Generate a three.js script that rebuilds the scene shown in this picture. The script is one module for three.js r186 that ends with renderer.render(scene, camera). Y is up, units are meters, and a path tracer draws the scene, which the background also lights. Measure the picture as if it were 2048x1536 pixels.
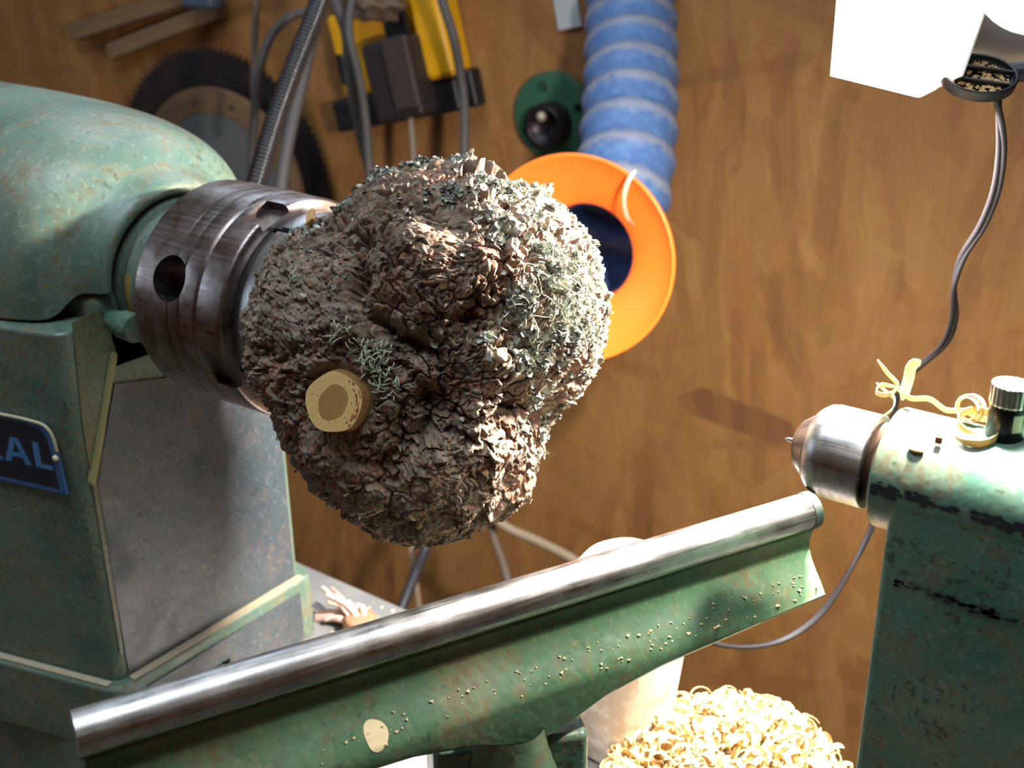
import * as THREE from 'three';
import { RoundedBoxGeometry } from 'three/addons/geometries/RoundedBoxGeometry.js';
import { mergeGeometries } from 'three/addons/utils/BufferGeometryUtils.js';
import { RectAreaLightUniformsLib } from 'three/addons/lights/RectAreaLightUniformsLib.js';
import { Brush, Evaluator, SUBTRACTION } from 'three-bvh-csg';
import { createNoise3D } from 'simplex-noise';

// ---------------------------------------------------------------- camera, light, exposure
// Frame: x runs along the lathe spindle towards the tailstock, y is up, z points to the operator. The origin is the back of the chuck.
const scene = new THREE.Scene();
const V = (x, y, z) => new THREE.Vector3(x, y, z);
const FOCAL = 2388.14;
const CAM = V(0.47225, 0.19275, 0.3813);
const RIGHT = V(0.80357, -0.00915, -0.59514), DOWN = V(0.22557, -0.92061, 0.31873), FWD = V(-0.55081, -0.39037, -0.73771);
const camera = new THREE.PerspectiveCamera(THREE.MathUtils.radToDeg(2 * Math.atan(768 / FOCAL)), 4 / 3, 0.02, 30);
camera.position.copy(CAM);
camera.up.copy(DOWN).negate();
camera.lookAt(CAM.clone().add(FWD));
camera.focus = 0.47;
camera.userData.fStop = 13;
scene.add(camera);

scene.background = new THREE.Color().setRGB(0.62, 0.8, 1.0).multiplyScalar(4.0);   // daylight outside the workshop window

RectAreaLightUniformsLib.init();
const renderer = new THREE.WebGLRenderer({ antialias: true });
renderer.toneMapping = THREE.LinearToneMapping;
renderer.toneMappingExposure = 1.0;
renderer.shadowMap.enabled = true;

const CEILING_POWER = 5.2;          // cool fluorescent fitting over the lathe
const LAMP_POWER = 2600;         // the small work lamp over the tailstock (candela per square metre)
const GLOBE_POWER = 2000;

// the room is squared to the plywood wall, which stands 8 degrees off the lathe
const WA = THREE.MathUtils.degToRad(8);
const WN = V(Math.sin(WA), 0, Math.cos(WA)), WU = V(Math.cos(WA), 0, -Math.sin(WA));
const W0 = -0.66;
const UP = V(0, 1, 0);

function ray(px, py) { return RIGHT.clone().multiplyScalar((px - 1024) / FOCAL).addScaledVector(DOWN, (py - 768) / FOCAL).add(FWD); }
function at(px, py, depth) { return ray(px, py).multiplyScalar(depth).add(CAM); }
function onPlane(px, py, n, d) { const r = ray(px, py); return r.multiplyScalar((d - n.dot(CAM)) / n.dot(r)).add(CAM); }
function onWall(px, py, off = 0) { return onPlane(px, py, WN, W0 + off); }
function roomPoint(u, y, n) { return WU.clone().multiplyScalar(u).addScaledVector(WN, W0 + n).add(V(0, y, 0)); }
const FLOOR_Y = -1.05, CEIL_Y = 1.35, U0 = -1.7, U1 = 2.3, NF = 3.2;

function mulberry(a) { return () => { a = (a + 0x6d2b79f5) | 0; let t = Math.imul(a ^ (a >>> 15), 1 | a); t = (t + Math.imul(t ^ (t >>> 7), 61 | t)) ^ t; return ((t ^ (t >>> 14)) >>> 0) / 4294967296; }; }
const rnd = mulberry(4711);
const rr = (a, b) => a + (b - a) * rnd();
const simplex = createNoise3D(mulberry(99));
const lerp = (a, b, t) => a + (b - a) * t;
const clamp = (x, a = 0, b = 1) => Math.min(b, Math.max(a, x));
const smooth = (a, b, x) => { const t = clamp((x - a) / (b - a)); return t * t * (3 - 2 * t); };
function fbm3(x, y, z, o = 4) { let s = 0, a = 0.5; for (let i = 0; i < o; i++) { s += a * simplex(x, y, z); x *= 2.03; y *= 2.03; z *= 2.03; a *= 0.5; } return s; }
function interp(tab, x) { for (let i = 1; i < tab.length; i++) if (x <= tab[i][0]) { const t = (x - tab[i - 1][0]) / (tab[i][0] - tab[i - 1][0]); return lerp(tab[i - 1][1], tab[i][1], clamp(t)); } return tab[tab.length - 1][1]; }

// ---------------------------------------------------------------- building helpers
const taken = new Map();
function numbered(name) { const n = taken.get(name) || 0; taken.set(name, n + 1); return n ? name + '_' + String(n).padStart(3, '0') : name; }
function finish(o) { o.castShadow = true; o.receiveShadow = true; return o; }
function thing(name, label, category, base, group) {
  const g = new THREE.Group(); g.name = numbered(name); g.position.copy(base); g.userData = { label, category };
  if (group) g.userData.group = group;
  scene.add(g); return g;
}
// geometry in world coordinates -> a named mesh under its thing (or part)
function part(name, geo, mat, parent, label) {
  const p = V(0, 0, 0); let q = parent; while (q && q !== scene) { p.add(q.position); q = q.parent; }
  geo.translate(-p.x, -p.y, -p.z);
  const m = finish(new THREE.Mesh(geo, mat)); m.name = name; if (label) m.userData.label = label;
  parent.add(m); return m;
}
function solo(name, label, category, geo, mat, base, group, kind) {
  const g = geo.translate(-base.x, -base.y, -base.z);
  const m = finish(new THREE.Mesh(g, mat)); m.name = numbered(name); m.position.copy(base); m.userData = { label, category };
  if (group) m.userData.group = group;
  if (kind) m.userData.kind = kind;
  scene.add(m); return m;
}
function structure(name, geo, mat) { const m = finish(new THREE.Mesh(geo, mat)); m.name = name; m.userData = { kind: 'structure', label: name.replace(/_/g, ' ') }; scene.add(m); return m; }
function basis(o, ex, ey, ez) { return new THREE.Matrix4().makeBasis(ex, ey, ez).setPosition(o); }
function box(cx, cy, cz, w, h, d, r = 0) { const g = r ? new RoundedBoxGeometry(w, h, d, 3, r) : new THREE.BoxGeometry(w, h, d); return g.translate(cx, cy, cz); }
function latheX(profile, seg = 64, arc = Math.PI * 2, start = 0) {       // profile of [x, r], turned about the spindle axis
  const g = new THREE.LatheGeometry(profile.map(([x, r]) => new THREE.Vector2(Math.max(r, 1e-5), x)), seg, start, arc);
  g.rotateZ(-Math.PI / 2); return g;
}
function latheAt(profile, base, axis, seg = 40) {                        // profile of [h, r] along axis from base
  const g = new THREE.LatheGeometry(profile.map(([h, r]) => new THREE.Vector2(Math.max(r, 1e-5), h)), seg);
  const q = new THREE.Quaternion().setFromUnitVectors(UP, axis.clone().normalize());
  return g.applyQuaternion(q).translate(base.x, base.y, base.z);
}
function tube(pts, r, seg = 80, rad = 10) { return new THREE.TubeGeometry(new THREE.CatmullRomCurve3(pts), seg, r, rad); }
function cableEnds(pts, r) { return mergeGeometries([new THREE.SphereGeometry(r, 10, 8).translate(...pts[0].toArray()), new THREE.SphereGeometry(r, 10, 8).translate(...pts[pts.length - 1].toArray())]); }
function cable(pts, r, seg = 90) { return mergeGeometries([tube(pts, r, seg), cableEnds(pts, r)]); }
function merge(list) { return mergeGeometries(list.map((g) => { let h = g.index ? g.toNonIndexed() : g; for (const k of Object.keys(h.attributes)) if (!['position', 'normal', 'uv', 'color'].includes(k)) h.deleteAttribute(k); return h; })); }
function metricUV(geo) {                                                  // uv in metres from the dominant direction of each face
  const g = geo.index ? geo.toNonIndexed() : geo; const p = g.attributes.position, n = g.attributes.normal, uv = new Float32Array(p.count * 2);
  for (let i = 0; i < p.count; i += 3) {
    const ax = Math.abs(n.getX(i) + n.getX(i + 1) + n.getX(i + 2)), ay = Math.abs(n.getY(i) + n.getY(i + 1) + n.getY(i + 2)), az = Math.abs(n.getZ(i) + n.getZ(i + 1) + n.getZ(i + 2));
    for (let k = i; k < i + 3; k++) {
      const x = p.getX(k), y = p.getY(k), z = p.getZ(k);
      const c = ax > ay && ax > az ? [z, y] : ay > az ? [x, z] : [x, y];
      uv[2 * k] = c[0]; uv[2 * k + 1] = c[1];
    }
  }
  g.setAttribute('uv', new THREE.BufferAttribute(uv, 2)); return g;
}

const csg = new Evaluator(); csg.attributes = ['position', 'normal', 'uv']; csg.useGroups = false;
function cut(geo, ...tools) { let b = new Brush(geo); b.updateMatrixWorld(); for (const t of tools) { const q = new Brush(t); q.updateMatrixWorld(); b = csg.evaluate(b, q, SUBTRACTION); } return b.geometry; }   // real holes

// ---------------------------------------------------------------- textures
function lattice(P, seed) { const r = mulberry(seed), a = new Float32Array(P * P); for (let i = 0; i < a.length; i++) a[i] = r(); return a; }
const lattices = new Map();
function vnoise(u, v, P, seed, Q = P) {                                   // periodic value noise with P cells across and Q up
  const M = Math.max(P, Q), key = M * 1000 + seed; let L = lattices.get(key); if (!L) lattices.set(key, (L = lattice(M, seed + M * 7)));
  const x = u * P, y = v * Q, x0 = Math.floor(x), y0 = Math.floor(y); let fx = x - x0, fy = y - y0; fx = fx * fx * (3 - 2 * fx); fy = fy * fy * (3 - 2 * fy);
  const i = ((x0 % P) + P) % P, j = ((y0 % Q) + Q) % Q, i1 = (i + 1) % P, j1 = (j + 1) % Q;
  return lerp(lerp(L[j * M + i], L[j * M + i1], fx), lerp(L[j1 * M + i], L[j1 * M + i1], fx), fy);
}
function fbm2(u, v, P, seed, o = 5, stretch = 1) { let s = 0, a = 0.5, t = 0; for (let k = 0; k < o; k++) { s += a * vnoise(u, v, P, seed + k, Math.max(1, Math.round(P * stretch))); t += a; P *= 2; a *= 0.55; } return s / t; }
function dataTexture(n, fn, srgb, metres) {
  const d = new Uint8Array(n * n * 4);
  for (let j = 0; j < n; j++) for (let i = 0; i < n; i++) { const c = fn(i / n, j / n), k = 4 * (j * n + i); d[k] = clamp(c[0]) * 255; d[k + 1] = clamp(c[1]) * 255; d[k + 2] = clamp(c[2]) * 255; d[k + 3] = 255; }
  const t = new THREE.DataTexture(d, n, n); t.wrapS = t.wrapT = THREE.RepeatWrapping; t.magFilter = THREE.LinearFilter; t.minFilter = THREE.LinearMipmapLinearFilter; t.generateMipmaps = true;
  if (srgb) t.colorSpace = THREE.SRGBColorSpace;
  t.repeat.set(1 / metres, 1 / metres); t.needsUpdate = true; return t;
}
const mix3 = (a, b, t) => [lerp(a[0], b[0], t), lerp(a[1], b[1], t), lerp(a[2], b[2], t)];
const rgb = (r, g, b) => [r / 255, g / 255, b / 255];
function paintMaterial(o) {
  const M = 0.22, n = 640;
  const map = dataTexture(n, (u, v) => {
    let c = mix3(o.base, o.base2, smooth(0.35, 0.65, fbm2(u, v, 5, o.seed)));
    const fine = fbm2(u, v, 110, o.seed + 3, 3), mid = fbm2(u, v, 22, o.seed + 13, 4);
    c = mix3(c, o.dust, o.dusty * smooth(0.38, 0.66, fbm2(u, v, 5, o.seed + 20) * 0.6 + mid * 0.4) * (0.35 + 0.9 * fine));
    c = mix3(c, o.rust, o.rusty * smooth(0.56, 0.68, 0.45 * mid + 0.55 * fine));
    c = mix3(c, o.spot, smooth(0.70, 0.76, fbm2(u, v, 130, o.seed + 50, 2)) * o.spotty);
    c = mix3(c, [0.07, 0.09, 0.07], 0.7 * smooth(0.68, 0.75, 0.35 * fbm2(u, v, 9, o.seed + 66, 2) + 0.65 * fbm2(u, v, 100, o.seed + 60, 2)) * o.chips);
    return c;
  }, true, M);
  const rough = dataTexture(512, (u, v) => { const k = o.rough + 0.3 * (fbm2(u, v, 10, o.seed + 80) - 0.5) + 0.2 * smooth(0.5, 0.7, fbm2(u, v, 6, o.seed + 20)); return [k, k, k]; }, false, M);
  const bump = dataTexture(512, (u, v) => { const k = 0.5 * fbm2(u, v, 40, o.seed + 90, 3) + 0.5 * fbm2(u, v, 8, o.seed + 95, 3); return [k, k, k]; }, false, M);
  return new THREE.MeshPhysicalMaterial({ map, roughnessMap: rough, roughness: 1, bumpMap: bump, bumpScale: o.bump ?? 0.0006, clearcoat: o.coat ?? 0.15, clearcoatRoughness: 0.35 });
}
const green = paintMaterial({ seed: 11, base: rgb(82, 107, 94), base2: rgb(100, 120, 106), dust: rgb(136, 126, 98), dusty: 0.45, rust: rgb(112, 86, 58), rusty: 0.45, spot: rgb(166, 168, 146), spotty: 0.28, chips: 0.35, rough: 0.40 });
const greenDark = paintMaterial({ seed: 31, base: rgb(66, 106, 88), base2: rgb(80, 116, 98), dust: rgb(126, 122, 96), dusty: 0.7, rust: rgb(96, 84, 62), rusty: 0.5, spot: rgb(140, 148, 126), spotty: 0.4, chips: 0.5, rough: 0.42 });
const greenRest = paintMaterial({ seed: 51, base: rgb(68, 98, 70), base2: rgb(80, 110, 80), dust: rgb(120, 110, 80), dusty: 0.75, rust: rgb(100, 80, 54), rusty: 0.45, spot: rgb(160, 152, 116), spotty: 0.18, chips: 0.3, rough: 0.45, bump: 0.0009 });
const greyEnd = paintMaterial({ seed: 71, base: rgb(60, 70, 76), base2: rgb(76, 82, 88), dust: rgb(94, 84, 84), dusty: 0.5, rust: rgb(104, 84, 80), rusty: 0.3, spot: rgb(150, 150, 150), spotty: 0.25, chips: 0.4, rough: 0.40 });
const greaseMix = paintMaterial({ seed: 75, base: rgb(104, 84, 52), base2: rgb(86, 90, 62), dust: rgb(74, 98, 76), dusty: 0.9, rust: rgb(84, 60, 36), rusty: 0.6, spot: rgb(150, 140, 100), spotty: 0.3, chips: 0.5, rough: 0.45 });

function steelMaterial(o) {
  const map = dataTexture(512, (u, v) => mix3(mix3(o.a, o.b, smooth(0.35, 0.7, fbm2(u, v, 5, o.seed))), o.c, 0.55 * smooth(0.55, 0.75, fbm2(u, v, 12, o.seed + 9))), true, o.metres ?? 0.08);
  const rough = dataTexture(512, (u, v) => { const k = o.rough + 0.25 * (fbm2(u, v, 4, o.seed + 5, 4, o.stretch ?? 24) - 0.5) + 0.16 * (fbm2(u, v, 9, o.seed + 15) - 0.5); return [k, k, k]; }, false, o.metres ?? 0.08);
  return new THREE.MeshStandardMaterial({ map, metalness: o.metal ?? 1, roughnessMap: rough, roughness: 1 });
}
const chuckSteel = steelMaterial({ seed: 201, a: rgb(150, 138, 136), b: rgb(122, 104, 98), c: rgb(96, 78, 60), rough: 0.36 });
const brightSteel = steelMaterial({ seed: 221, a: rgb(186, 184, 182), b: rgb(170, 166, 164), c: rgb(150, 146, 144), rough: 0.36 });
const bedSteel = steelMaterial({ seed: 241, a: rgb(140, 140, 142), b: rgb(158, 156, 154), c: rgb(186, 174, 158), rough: 0.5, metal: 0.5, metres: 0.2, stretch: 1 });
const blackSteel = new THREE.MeshStandardMaterial({ color: '#17151a', metalness: 0.6, roughness: 0.32 });
const plain = (color, roughness = 0.6, extra = {}) => new THREE.MeshStandardMaterial({ color, roughness, ...extra });
const blackPlastic = plain('#14141c', 0.45);

function canvasTexture(w, h, draw) { const c = document.createElement('canvas'); c.width = w; c.height = h; draw(c.getContext('2d'), w, h); const t = new THREE.CanvasTexture(c); t.colorSpace = THREE.SRGBColorSpace; return t; }

// ---------------------------------------------------------------- the room
{
  const S = 2048, span = 2.6, r = mulberry(8);
  const strand = (bump) => canvasTexture(S, S, (g) => {
    const q = mulberry(21);
    g.fillStyle = bump ? '#777' : 'rgb(150,110,64)'; g.fillRect(0, 0, S, S);
    const tones = [[160, 118, 68], [150, 108, 58], [166, 124, 74], [140, 98, 54], [154, 112, 66], [170, 132, 82], [134, 92, 50], [162, 120, 64], [148, 102, 64]];
    for (let k = 0; k < 9000; k++) {
      const x = q() * S, y = q() * S, L = (0.03 + 0.06 * q()) * S / span, w = (0.005 + 0.013 * q() * q()) * S / span * 1.2, a = (q() < 0.72 ? (q() - 0.5) * 0.55 : (q() - 0.5) * 3.0);
      const t = tones[Math.floor(q() * tones.length)], d = (q() - 0.5) * 22, dark = q() < 0.006;
      const c = bump ? [90 + 110 * q(), 0, 0] : dark ? [92, 58, 36] : [t[0] + d, t[1] + d, t[2] + d * 0.8];
      g.fillStyle = bump ? `rgb(${c[0] | 0},${c[0] | 0},${c[0] | 0})` : `rgba(${c[0] | 0},${c[1] | 0},${c[2] | 0},${dark ? 0.5 : 0.42})`;
      for (const ox of [-S, 0, S]) for (const oy of [-S, 0, S]) {
        if (x + ox < -200 || x + ox > S + 200 || y + oy < -200 || y + oy > S + 200) continue;
        g.save(); g.translate(x + ox, y + oy); g.rotate(a); g.beginPath();
        g.moveTo(-w, -L + w); g.lineTo(-w * 0.2, -L); g.lineTo(w, -L + w * 1.4); g.lineTo(w * 0.9, L - w); g.lineTo(w * 0.1, L); g.lineTo(-w * 0.9, L - w * 1.3); g.closePath(); g.fill();
        if (!bump && q() < 2) { g.strokeStyle = 'rgba(96,62,30,0.16)'; g.lineWidth = 1; for (let s = 0; s < 3; s++) { const sx = (s / 2 - 0.5) * w; g.beginPath(); g.moveTo(sx, -L * 0.8); g.lineTo(sx + w * 0.15, L * 0.8); g.stroke(); } }
        g.restore();
      }
    }
  });
  const map = strand(false), bump = strand(true); bump.colorSpace = THREE.NoColorSpace;
  for (const t of [map, bump]) { t.wrapS = t.wrapT = THREE.RepeatWrapping; t.repeat.set(1 / span, 1 / span); t.anisotropy = 4; }
  const osb = new THREE.MeshStandardMaterial({ map, bumpMap: bump, bumpScale: 0.0012, roughness: 0.72, color: '#ece0cc' });
  const panelWall = (name, u0, u1, n0, n1, y0, y1, mat) => {
    const g = metricUV(new THREE.BoxGeometry(u1 - u0, y1 - y0, n1 - n0).translate((u0 + u1) / 2, (y0 + y1) / 2, (n0 + n1) / 2));
    g.applyMatrix4(basis(WN.clone().multiplyScalar(W0), WU, UP, WN)); return structure(name, g, mat);
  };
  // back wall with a high window over the lathe
  const hy0 = 0.46, hy1 = 1.16, hu0 = -0.95, hu1 = 0.85, toRoom = basis(WN.clone().multiplyScalar(W0), WU, UP, WN);
  structure('wall_back', metricUV(merge([[U0 - 0.1, hu0, FLOOR_Y - 0.1, CEIL_Y + 0.1], [hu1, U1 + 0.1, FLOOR_Y - 0.1, CEIL_Y + 0.1], [hu0, hu1, FLOOR_Y - 0.1, hy0], [hu0, hu1, hy1, CEIL_Y + 0.1]].map(([a, b, c, d]) => new THREE.BoxGeometry(b - a, d - c, 0.1).translate((a + b) / 2, (c + d) / 2, -0.05)))).applyMatrix4(toRoom), osb);
  const high = new THREE.Group(); high.name = 'window_2'; high.userData = { kind: 'structure', label: 'high window in the back wall' }; high.position.copy(roomPoint(0, hy0, -0.05)); scene.add(high);
  const bar = (a, b, c, d) => new THREE.BoxGeometry(b - a, d - c, 0.06).translate((a + b) / 2, (c + d) / 2, -0.05), hm = (hu0 + hu1) / 2;
  part('window_frame', merge([bar(hu0, hu1, hy0, hy0 + 0.04), bar(hu0, hu1, hy1 - 0.04, hy1), bar(hu0, hu0 + 0.04, hy0 + 0.04, hy1 - 0.04), bar(hu1 - 0.04, hu1, hy0 + 0.04, hy1 - 0.04), bar(hm - 0.02, hm + 0.02, hy0 + 0.04, hy1 - 0.04)]).applyMatrix4(toRoom), plain('#d8d4c8', 0.5), high);
  for (const [a, b] of [[hu0 + 0.04, hm - 0.02], [hm + 0.02, hu1 - 0.04]]) part('pane', new THREE.BoxGeometry(b - a, hy1 - hy0 - 0.08, 0.004).translate((a + b) / 2, (hy0 + hy1) / 2, -0.05).applyMatrix4(toRoom), new THREE.MeshPhysicalMaterial({ transmission: 1, thickness: 0, roughness: 0, ior: 1.5 }), high);
  panelWall('wall_right', U1, U1 + 0.1, 0, NF, FLOOR_Y - 0.1, CEIL_Y + 0.1, osb);
  panelWall('wall_front', U0 - 0.1, U1 + 0.1, NF, NF + 0.1, FLOOR_Y - 0.1, CEIL_Y + 0.1, osb);
  // left wall with a window opening
  const wy0 = 0.1, wy1 = 0.8, wn0 = 1.0, wn1 = 1.9;
  const lw = [[0, wn0, FLOOR_Y - 0.1, CEIL_Y + 0.1], [wn1, NF, FLOOR_Y - 0.1, CEIL_Y + 0.1], [wn0, wn1, FLOOR_Y - 0.1, wy0], [wn0, wn1, wy1, CEIL_Y + 0.1]];
  const lg = metricUV(merge(lw.map(([a, b, c, d]) => new THREE.BoxGeometry(0.1, d - c, b - a).translate(U0 - 0.05, (c + d) / 2, (a + b) / 2))));
  lg.applyMatrix4(basis(WN.clone().multiplyScalar(W0), WU, UP, WN)); structure('wall_left', lg, osb);
  const win = new THREE.Group(); win.name = 'window_1'; win.userData = { kind: 'structure', label: 'window in the left wall' }; win.position.copy(roomPoint(U0 - 0.05, wy0, (wn0 + wn1) / 2)); scene.add(win);
  const fr = (a, b, c, d) => new THREE.BoxGeometry(0.06, d - c, b - a).translate(U0 - 0.05, (c + d) / 2, (a + b) / 2);
  const fg = merge([fr(wn0, wn1, wy0, wy0 + 0.05), fr(wn0, wn1, wy1 - 0.05, wy1), fr(wn0, wn0 + 0.05, wy0 + 0.05, wy1 - 0.05), fr(wn1 - 0.05, wn1, wy0 + 0.05, wy1 - 0.05), fr((wn0 + wn1) / 2 - 0.025, (wn0 + wn1) / 2 + 0.025, wy0 + 0.05, wy1 - 0.05)]);
  fg.applyMatrix4(basis(WN.clone().multiplyScalar(W0), WU, UP, WN)); part('window_frame', fg, plain('#d8d4c8', 0.5), win);
  for (const [a, b] of [[wn0 + 0.05, (wn0 + wn1) / 2 - 0.025], [(wn0 + wn1) / 2 + 0.025, wn1 - 0.05]]) {
    const pg = new THREE.BoxGeometry(0.004, wy1 - wy0 - 0.1, b - a).translate(U0 - 0.05, (wy0 + wy1) / 2, (a + b) / 2); pg.applyMatrix4(basis(WN.clone().multiplyScalar(W0), WU, UP, WN));
    part('pane', pg, new THREE.MeshPhysicalMaterial({ transmission: 1, thickness: 0, roughness: 0, ior: 1.5 }), win);
  }
  const concrete = new THREE.MeshStandardMaterial({ map: dataTexture(512, (u, v) => mix3(rgb(120, 112, 102), rgb(148, 138, 122), fbm2(u, v, 6, 300)), true, 1.2), roughness: 0.85 });
  panelWall('floor', U0, U1, 0, NF, FLOOR_Y - 0.1, FLOOR_Y, concrete);
  panelWall('ceiling', U0, U1, 0, NF, CEIL_Y, CEIL_Y + 0.1, new THREE.MeshStandardMaterial({ map: dataTexture(256, (u, v) => mix3(rgb(214, 206, 190), rgb(226, 220, 206), fbm2(u, v, 8, 310)), true, 1), roughness: 0.8 }));

  // fluorescent fitting on the ceiling above the headstock
  const c = roomPoint(0.05, CEIL_Y, 1.0);
  const fit = thing('ceiling_light', 'long white fluorescent fitting on the ceiling before the lathe', 'light', c);
  const M = basis(c, WU, UP, WN);
  const tray = box(0, -0.02, 0, 1.3, 0.04, 0.64, 0.008); tray.applyMatrix4(M); part('housing', tray, plain('#e8e8e4', 0.5), fit);
  const dif = box(0, -0.045, 0, 1.24, 0.012, 0.58, 0.004); dif.applyMatrix4(M);
  part('diffuser', dif, new THREE.MeshStandardMaterial({ color: '#ffffff', emissive: new THREE.Color().setRGB(0.72, 0.86, 1), emissiveIntensity: 3 }), fit);
  const L = new THREE.RectAreaLight(new THREE.Color().setRGB(0.72, 0.87, 1), CEILING_POWER, 1.2, 0.56);
  L.name = 'fluorescent_glow'; L.position.copy(V(0, -0.056, 0)); L.rotation.set(-Math.PI / 2, 0, 0); L.rotation.order = 'YXZ'; L.rotation.y = WA; fit.add(L);
}

// ---------------------------------------------------------------- lathe bed and headstock
const BED_Y = -0.262;
{
  const bed = thing('lathe_bed', 'flat dusty steel lathe bed under the headstock and the tailstock', 'lathe bed', V(0.15, FLOOR_Y, -0.02));
  part('bed_top', metricUV(box(0.14, BED_Y - 0.02, -0.0275, 1.1, 0.04, 0.195, 0.004)), bedSteel, bed, 'worn dusty steel top');
  part('bed_casting', metricUV(box(0.14, BED_Y - 0.10, -0.0175, 1.1, 0.12, 0.16, 0.006)), greenDark, bed);
  for (const x of [-0.32, 0.6]) part('leg', metricUV(box(x, (BED_Y - 0.16 + FLOOR_Y) / 2, -0.0175, 0.12, BED_Y - 0.16 - FLOOR_Y, 0.3, 0.01)), greenDark, bed);
}
const headstock = thing('headstock', 'green cast iron lathe headstock with a domed cover and a blue name plate', 'lathe headstock', V(-0.12, BED_Y, 0.01));
{
  // lower casting: plan outline extruded, front face splayed
  const plan = [[-0.031, 0.076], [-0.031, -0.064], [-0.08, -0.075], [-0.34, -0.08], [-0.34, 0.108], [-0.14, 0.106]];
  const planShape = (grow) => {
    const s = new THREE.Shape(); const c = [-0.17, 0.01], P = plan.map(([x, z]) => [x + Math.sign(x - c[0]) * grow, -(z + Math.sign(z - c[1]) * grow)]);
    const n = P.length, rad = 0.006;
    for (let i = 0; i < n; i++) {
      const a = P[(i + n - 1) % n], b = P[i], d = P[(i + 1) % n];
      const ta = Math.hypot(a[0] - b[0], a[1] - b[1]), tb = Math.hypot(d[0] - b[0], d[1] - b[1]);
      const p = [b[0] + (a[0] - b[0]) / ta * rad, b[1] + (a[1] - b[1]) / ta * rad], q = [b[0] + (d[0] - b[0]) / tb * rad, b[1] + (d[1] - b[1]) / tb * rad];
      if (i === 0) s.moveTo(p[0], p[1]); else s.lineTo(p[0], p[1]);
      s.quadraticCurveTo(b[0], b[1], q[0], q[1]);
    }
    s.closePath(); return s;
  };
  const slab = (grow, y0, y1, bev) => {
    const g = new THREE.ExtrudeGeometry(planShape(grow - bev), { depth: y1 - y0 - 2 * bev, bevelEnabled: true, bevelThickness: bev, bevelSize: bev, bevelSegments: 3, curveSegments: 6 });
    g.rotateX(-Math.PI / 2); return g.translate(0, y0 + bev, 0);
  };
  const boss = metricUV(box(-0.066, -0.02, 0.0, 0.07, 0.047, 0.108, 0.007));
  part('casting', metricUV(merge([slab(0, -0.225, -0.0105, 0.002), boss])), green, headstock);
  const slotBox = () => box(-0.035, -0.2415, 0.022, 0.03, 0.006, 0.036);
  part('plinth', metricUV(cut(slab(0.006, BED_Y, -0.2165, 0.0025), slotBox())), green, headstock);
  { const a = V(-0.028, 0, 0.0815), b = V(-0.335, 0, 0.1135), x = b.clone().sub(a), L = x.length(); x.normalize(); const z = x.clone().cross(UP).negate();
    if (z.z < 0) z.negate();
    part('apron', metricUV(box(0, 0, 0, L, 0.12, 0.012, 0.003)).applyMatrix4(basis(a.clone().lerp(b, 0.5).add(V(0, BED_Y - 0.056, 0)), x.clone().negate(), UP, z)), green, headstock); }
  // the end wall under the spindle is a grey blue panel, darker than the green casting
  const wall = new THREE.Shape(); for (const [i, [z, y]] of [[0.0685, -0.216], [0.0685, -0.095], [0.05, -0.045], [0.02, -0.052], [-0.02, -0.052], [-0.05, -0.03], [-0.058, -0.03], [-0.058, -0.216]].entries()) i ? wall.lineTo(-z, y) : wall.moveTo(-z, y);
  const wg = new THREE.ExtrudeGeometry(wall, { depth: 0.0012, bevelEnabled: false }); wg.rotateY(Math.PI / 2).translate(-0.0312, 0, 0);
  part('end_panel', metricUV(wg), greyEnd, headstock, 'dark grey blue end panel');
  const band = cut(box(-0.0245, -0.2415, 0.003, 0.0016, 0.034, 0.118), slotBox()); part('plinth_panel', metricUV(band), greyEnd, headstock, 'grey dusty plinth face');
  const dustStrip = plain('#a89a80', 0.95);
  part('ledge_dust', merge([box(-0.0275, -0.2159, 0.004, 0.0046, 0.001, 0.13), box(0, 0, 0, 0.112, 0.001, 0.0042).rotateY(Math.atan2(0.03, 0.109)).translate(-0.0865, -0.2159, 0.0946)]), dustStrip, headstock, 'line of pale sawdust on the ledge');
  const a = V(-0.0305, -0.030, 0.048), b = V(-0.0305, -0.092, 0.0715);
  part('rib', mergeGeometries([tube([a, a.clone().lerp(b, 0.5), b], 0.0022, 12, 10), cableEnds([a, b], 0.0022)]), plain('#8d8a5c', 0.6), headstock, 'pale cast rib beside the corner');
  // brown grease run down the corner of the casting
  const run = new THREE.Shape(); for (const [i, [z, y]] of [[0.068, -0.006], [0.05, -0.004], [0.046, -0.03], [0.056, -0.04], [0.058, -0.065], [0.064, -0.085], [0.067, -0.12], [0.0695, -0.2], [0.0715, -0.2], [0.0715, -0.06]].entries()) i ? run.lineTo(-z, y) : run.moveTo(-z, y);
  const rg = new THREE.ExtrudeGeometry(run, { depth: 0.0004, bevelEnabled: false }); rg.rotateY(Math.PI / 2).translate(-0.0308, 0, 0);
  part('grease_stain', metricUV(rg), greaseMix, headstock, 'brown grease stain at the corner');

  // domed cover: a generatrix from the bead round the spindle out to the long hood, swept round the top
  const gen = [[-0.040, 0.0435, 1], [-0.030, 0.0435, 1], [-0.0275, 0.0455, 1], [-0.0272, 0.048, 1], [-0.029, 0.0505, 1], [-0.034, 0.0528, 1.0], [-0.040, 0.0552, 1.01], [-0.044, 0.0585, 1.02], [-0.0475, 0.0625, 1.04], [-0.053, 0.0665, 1.07], [-0.061, 0.070, 1.09], [-0.072, 0.0733, 1.1], [-0.09, 0.0765, 1.12], [-0.12, 0.079, 1.18], [-0.17, 0.081, 1.22], [-0.24, 0.082, 1.22], [-0.33, 0.082, 1.22]];
  const curve = new THREE.CatmullRomCurve3(gen.map(([x, r, w]) => V(x, r, w * 0.1)));
  const NT = 90, NA = 72, pos = [], idx = [];
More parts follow.
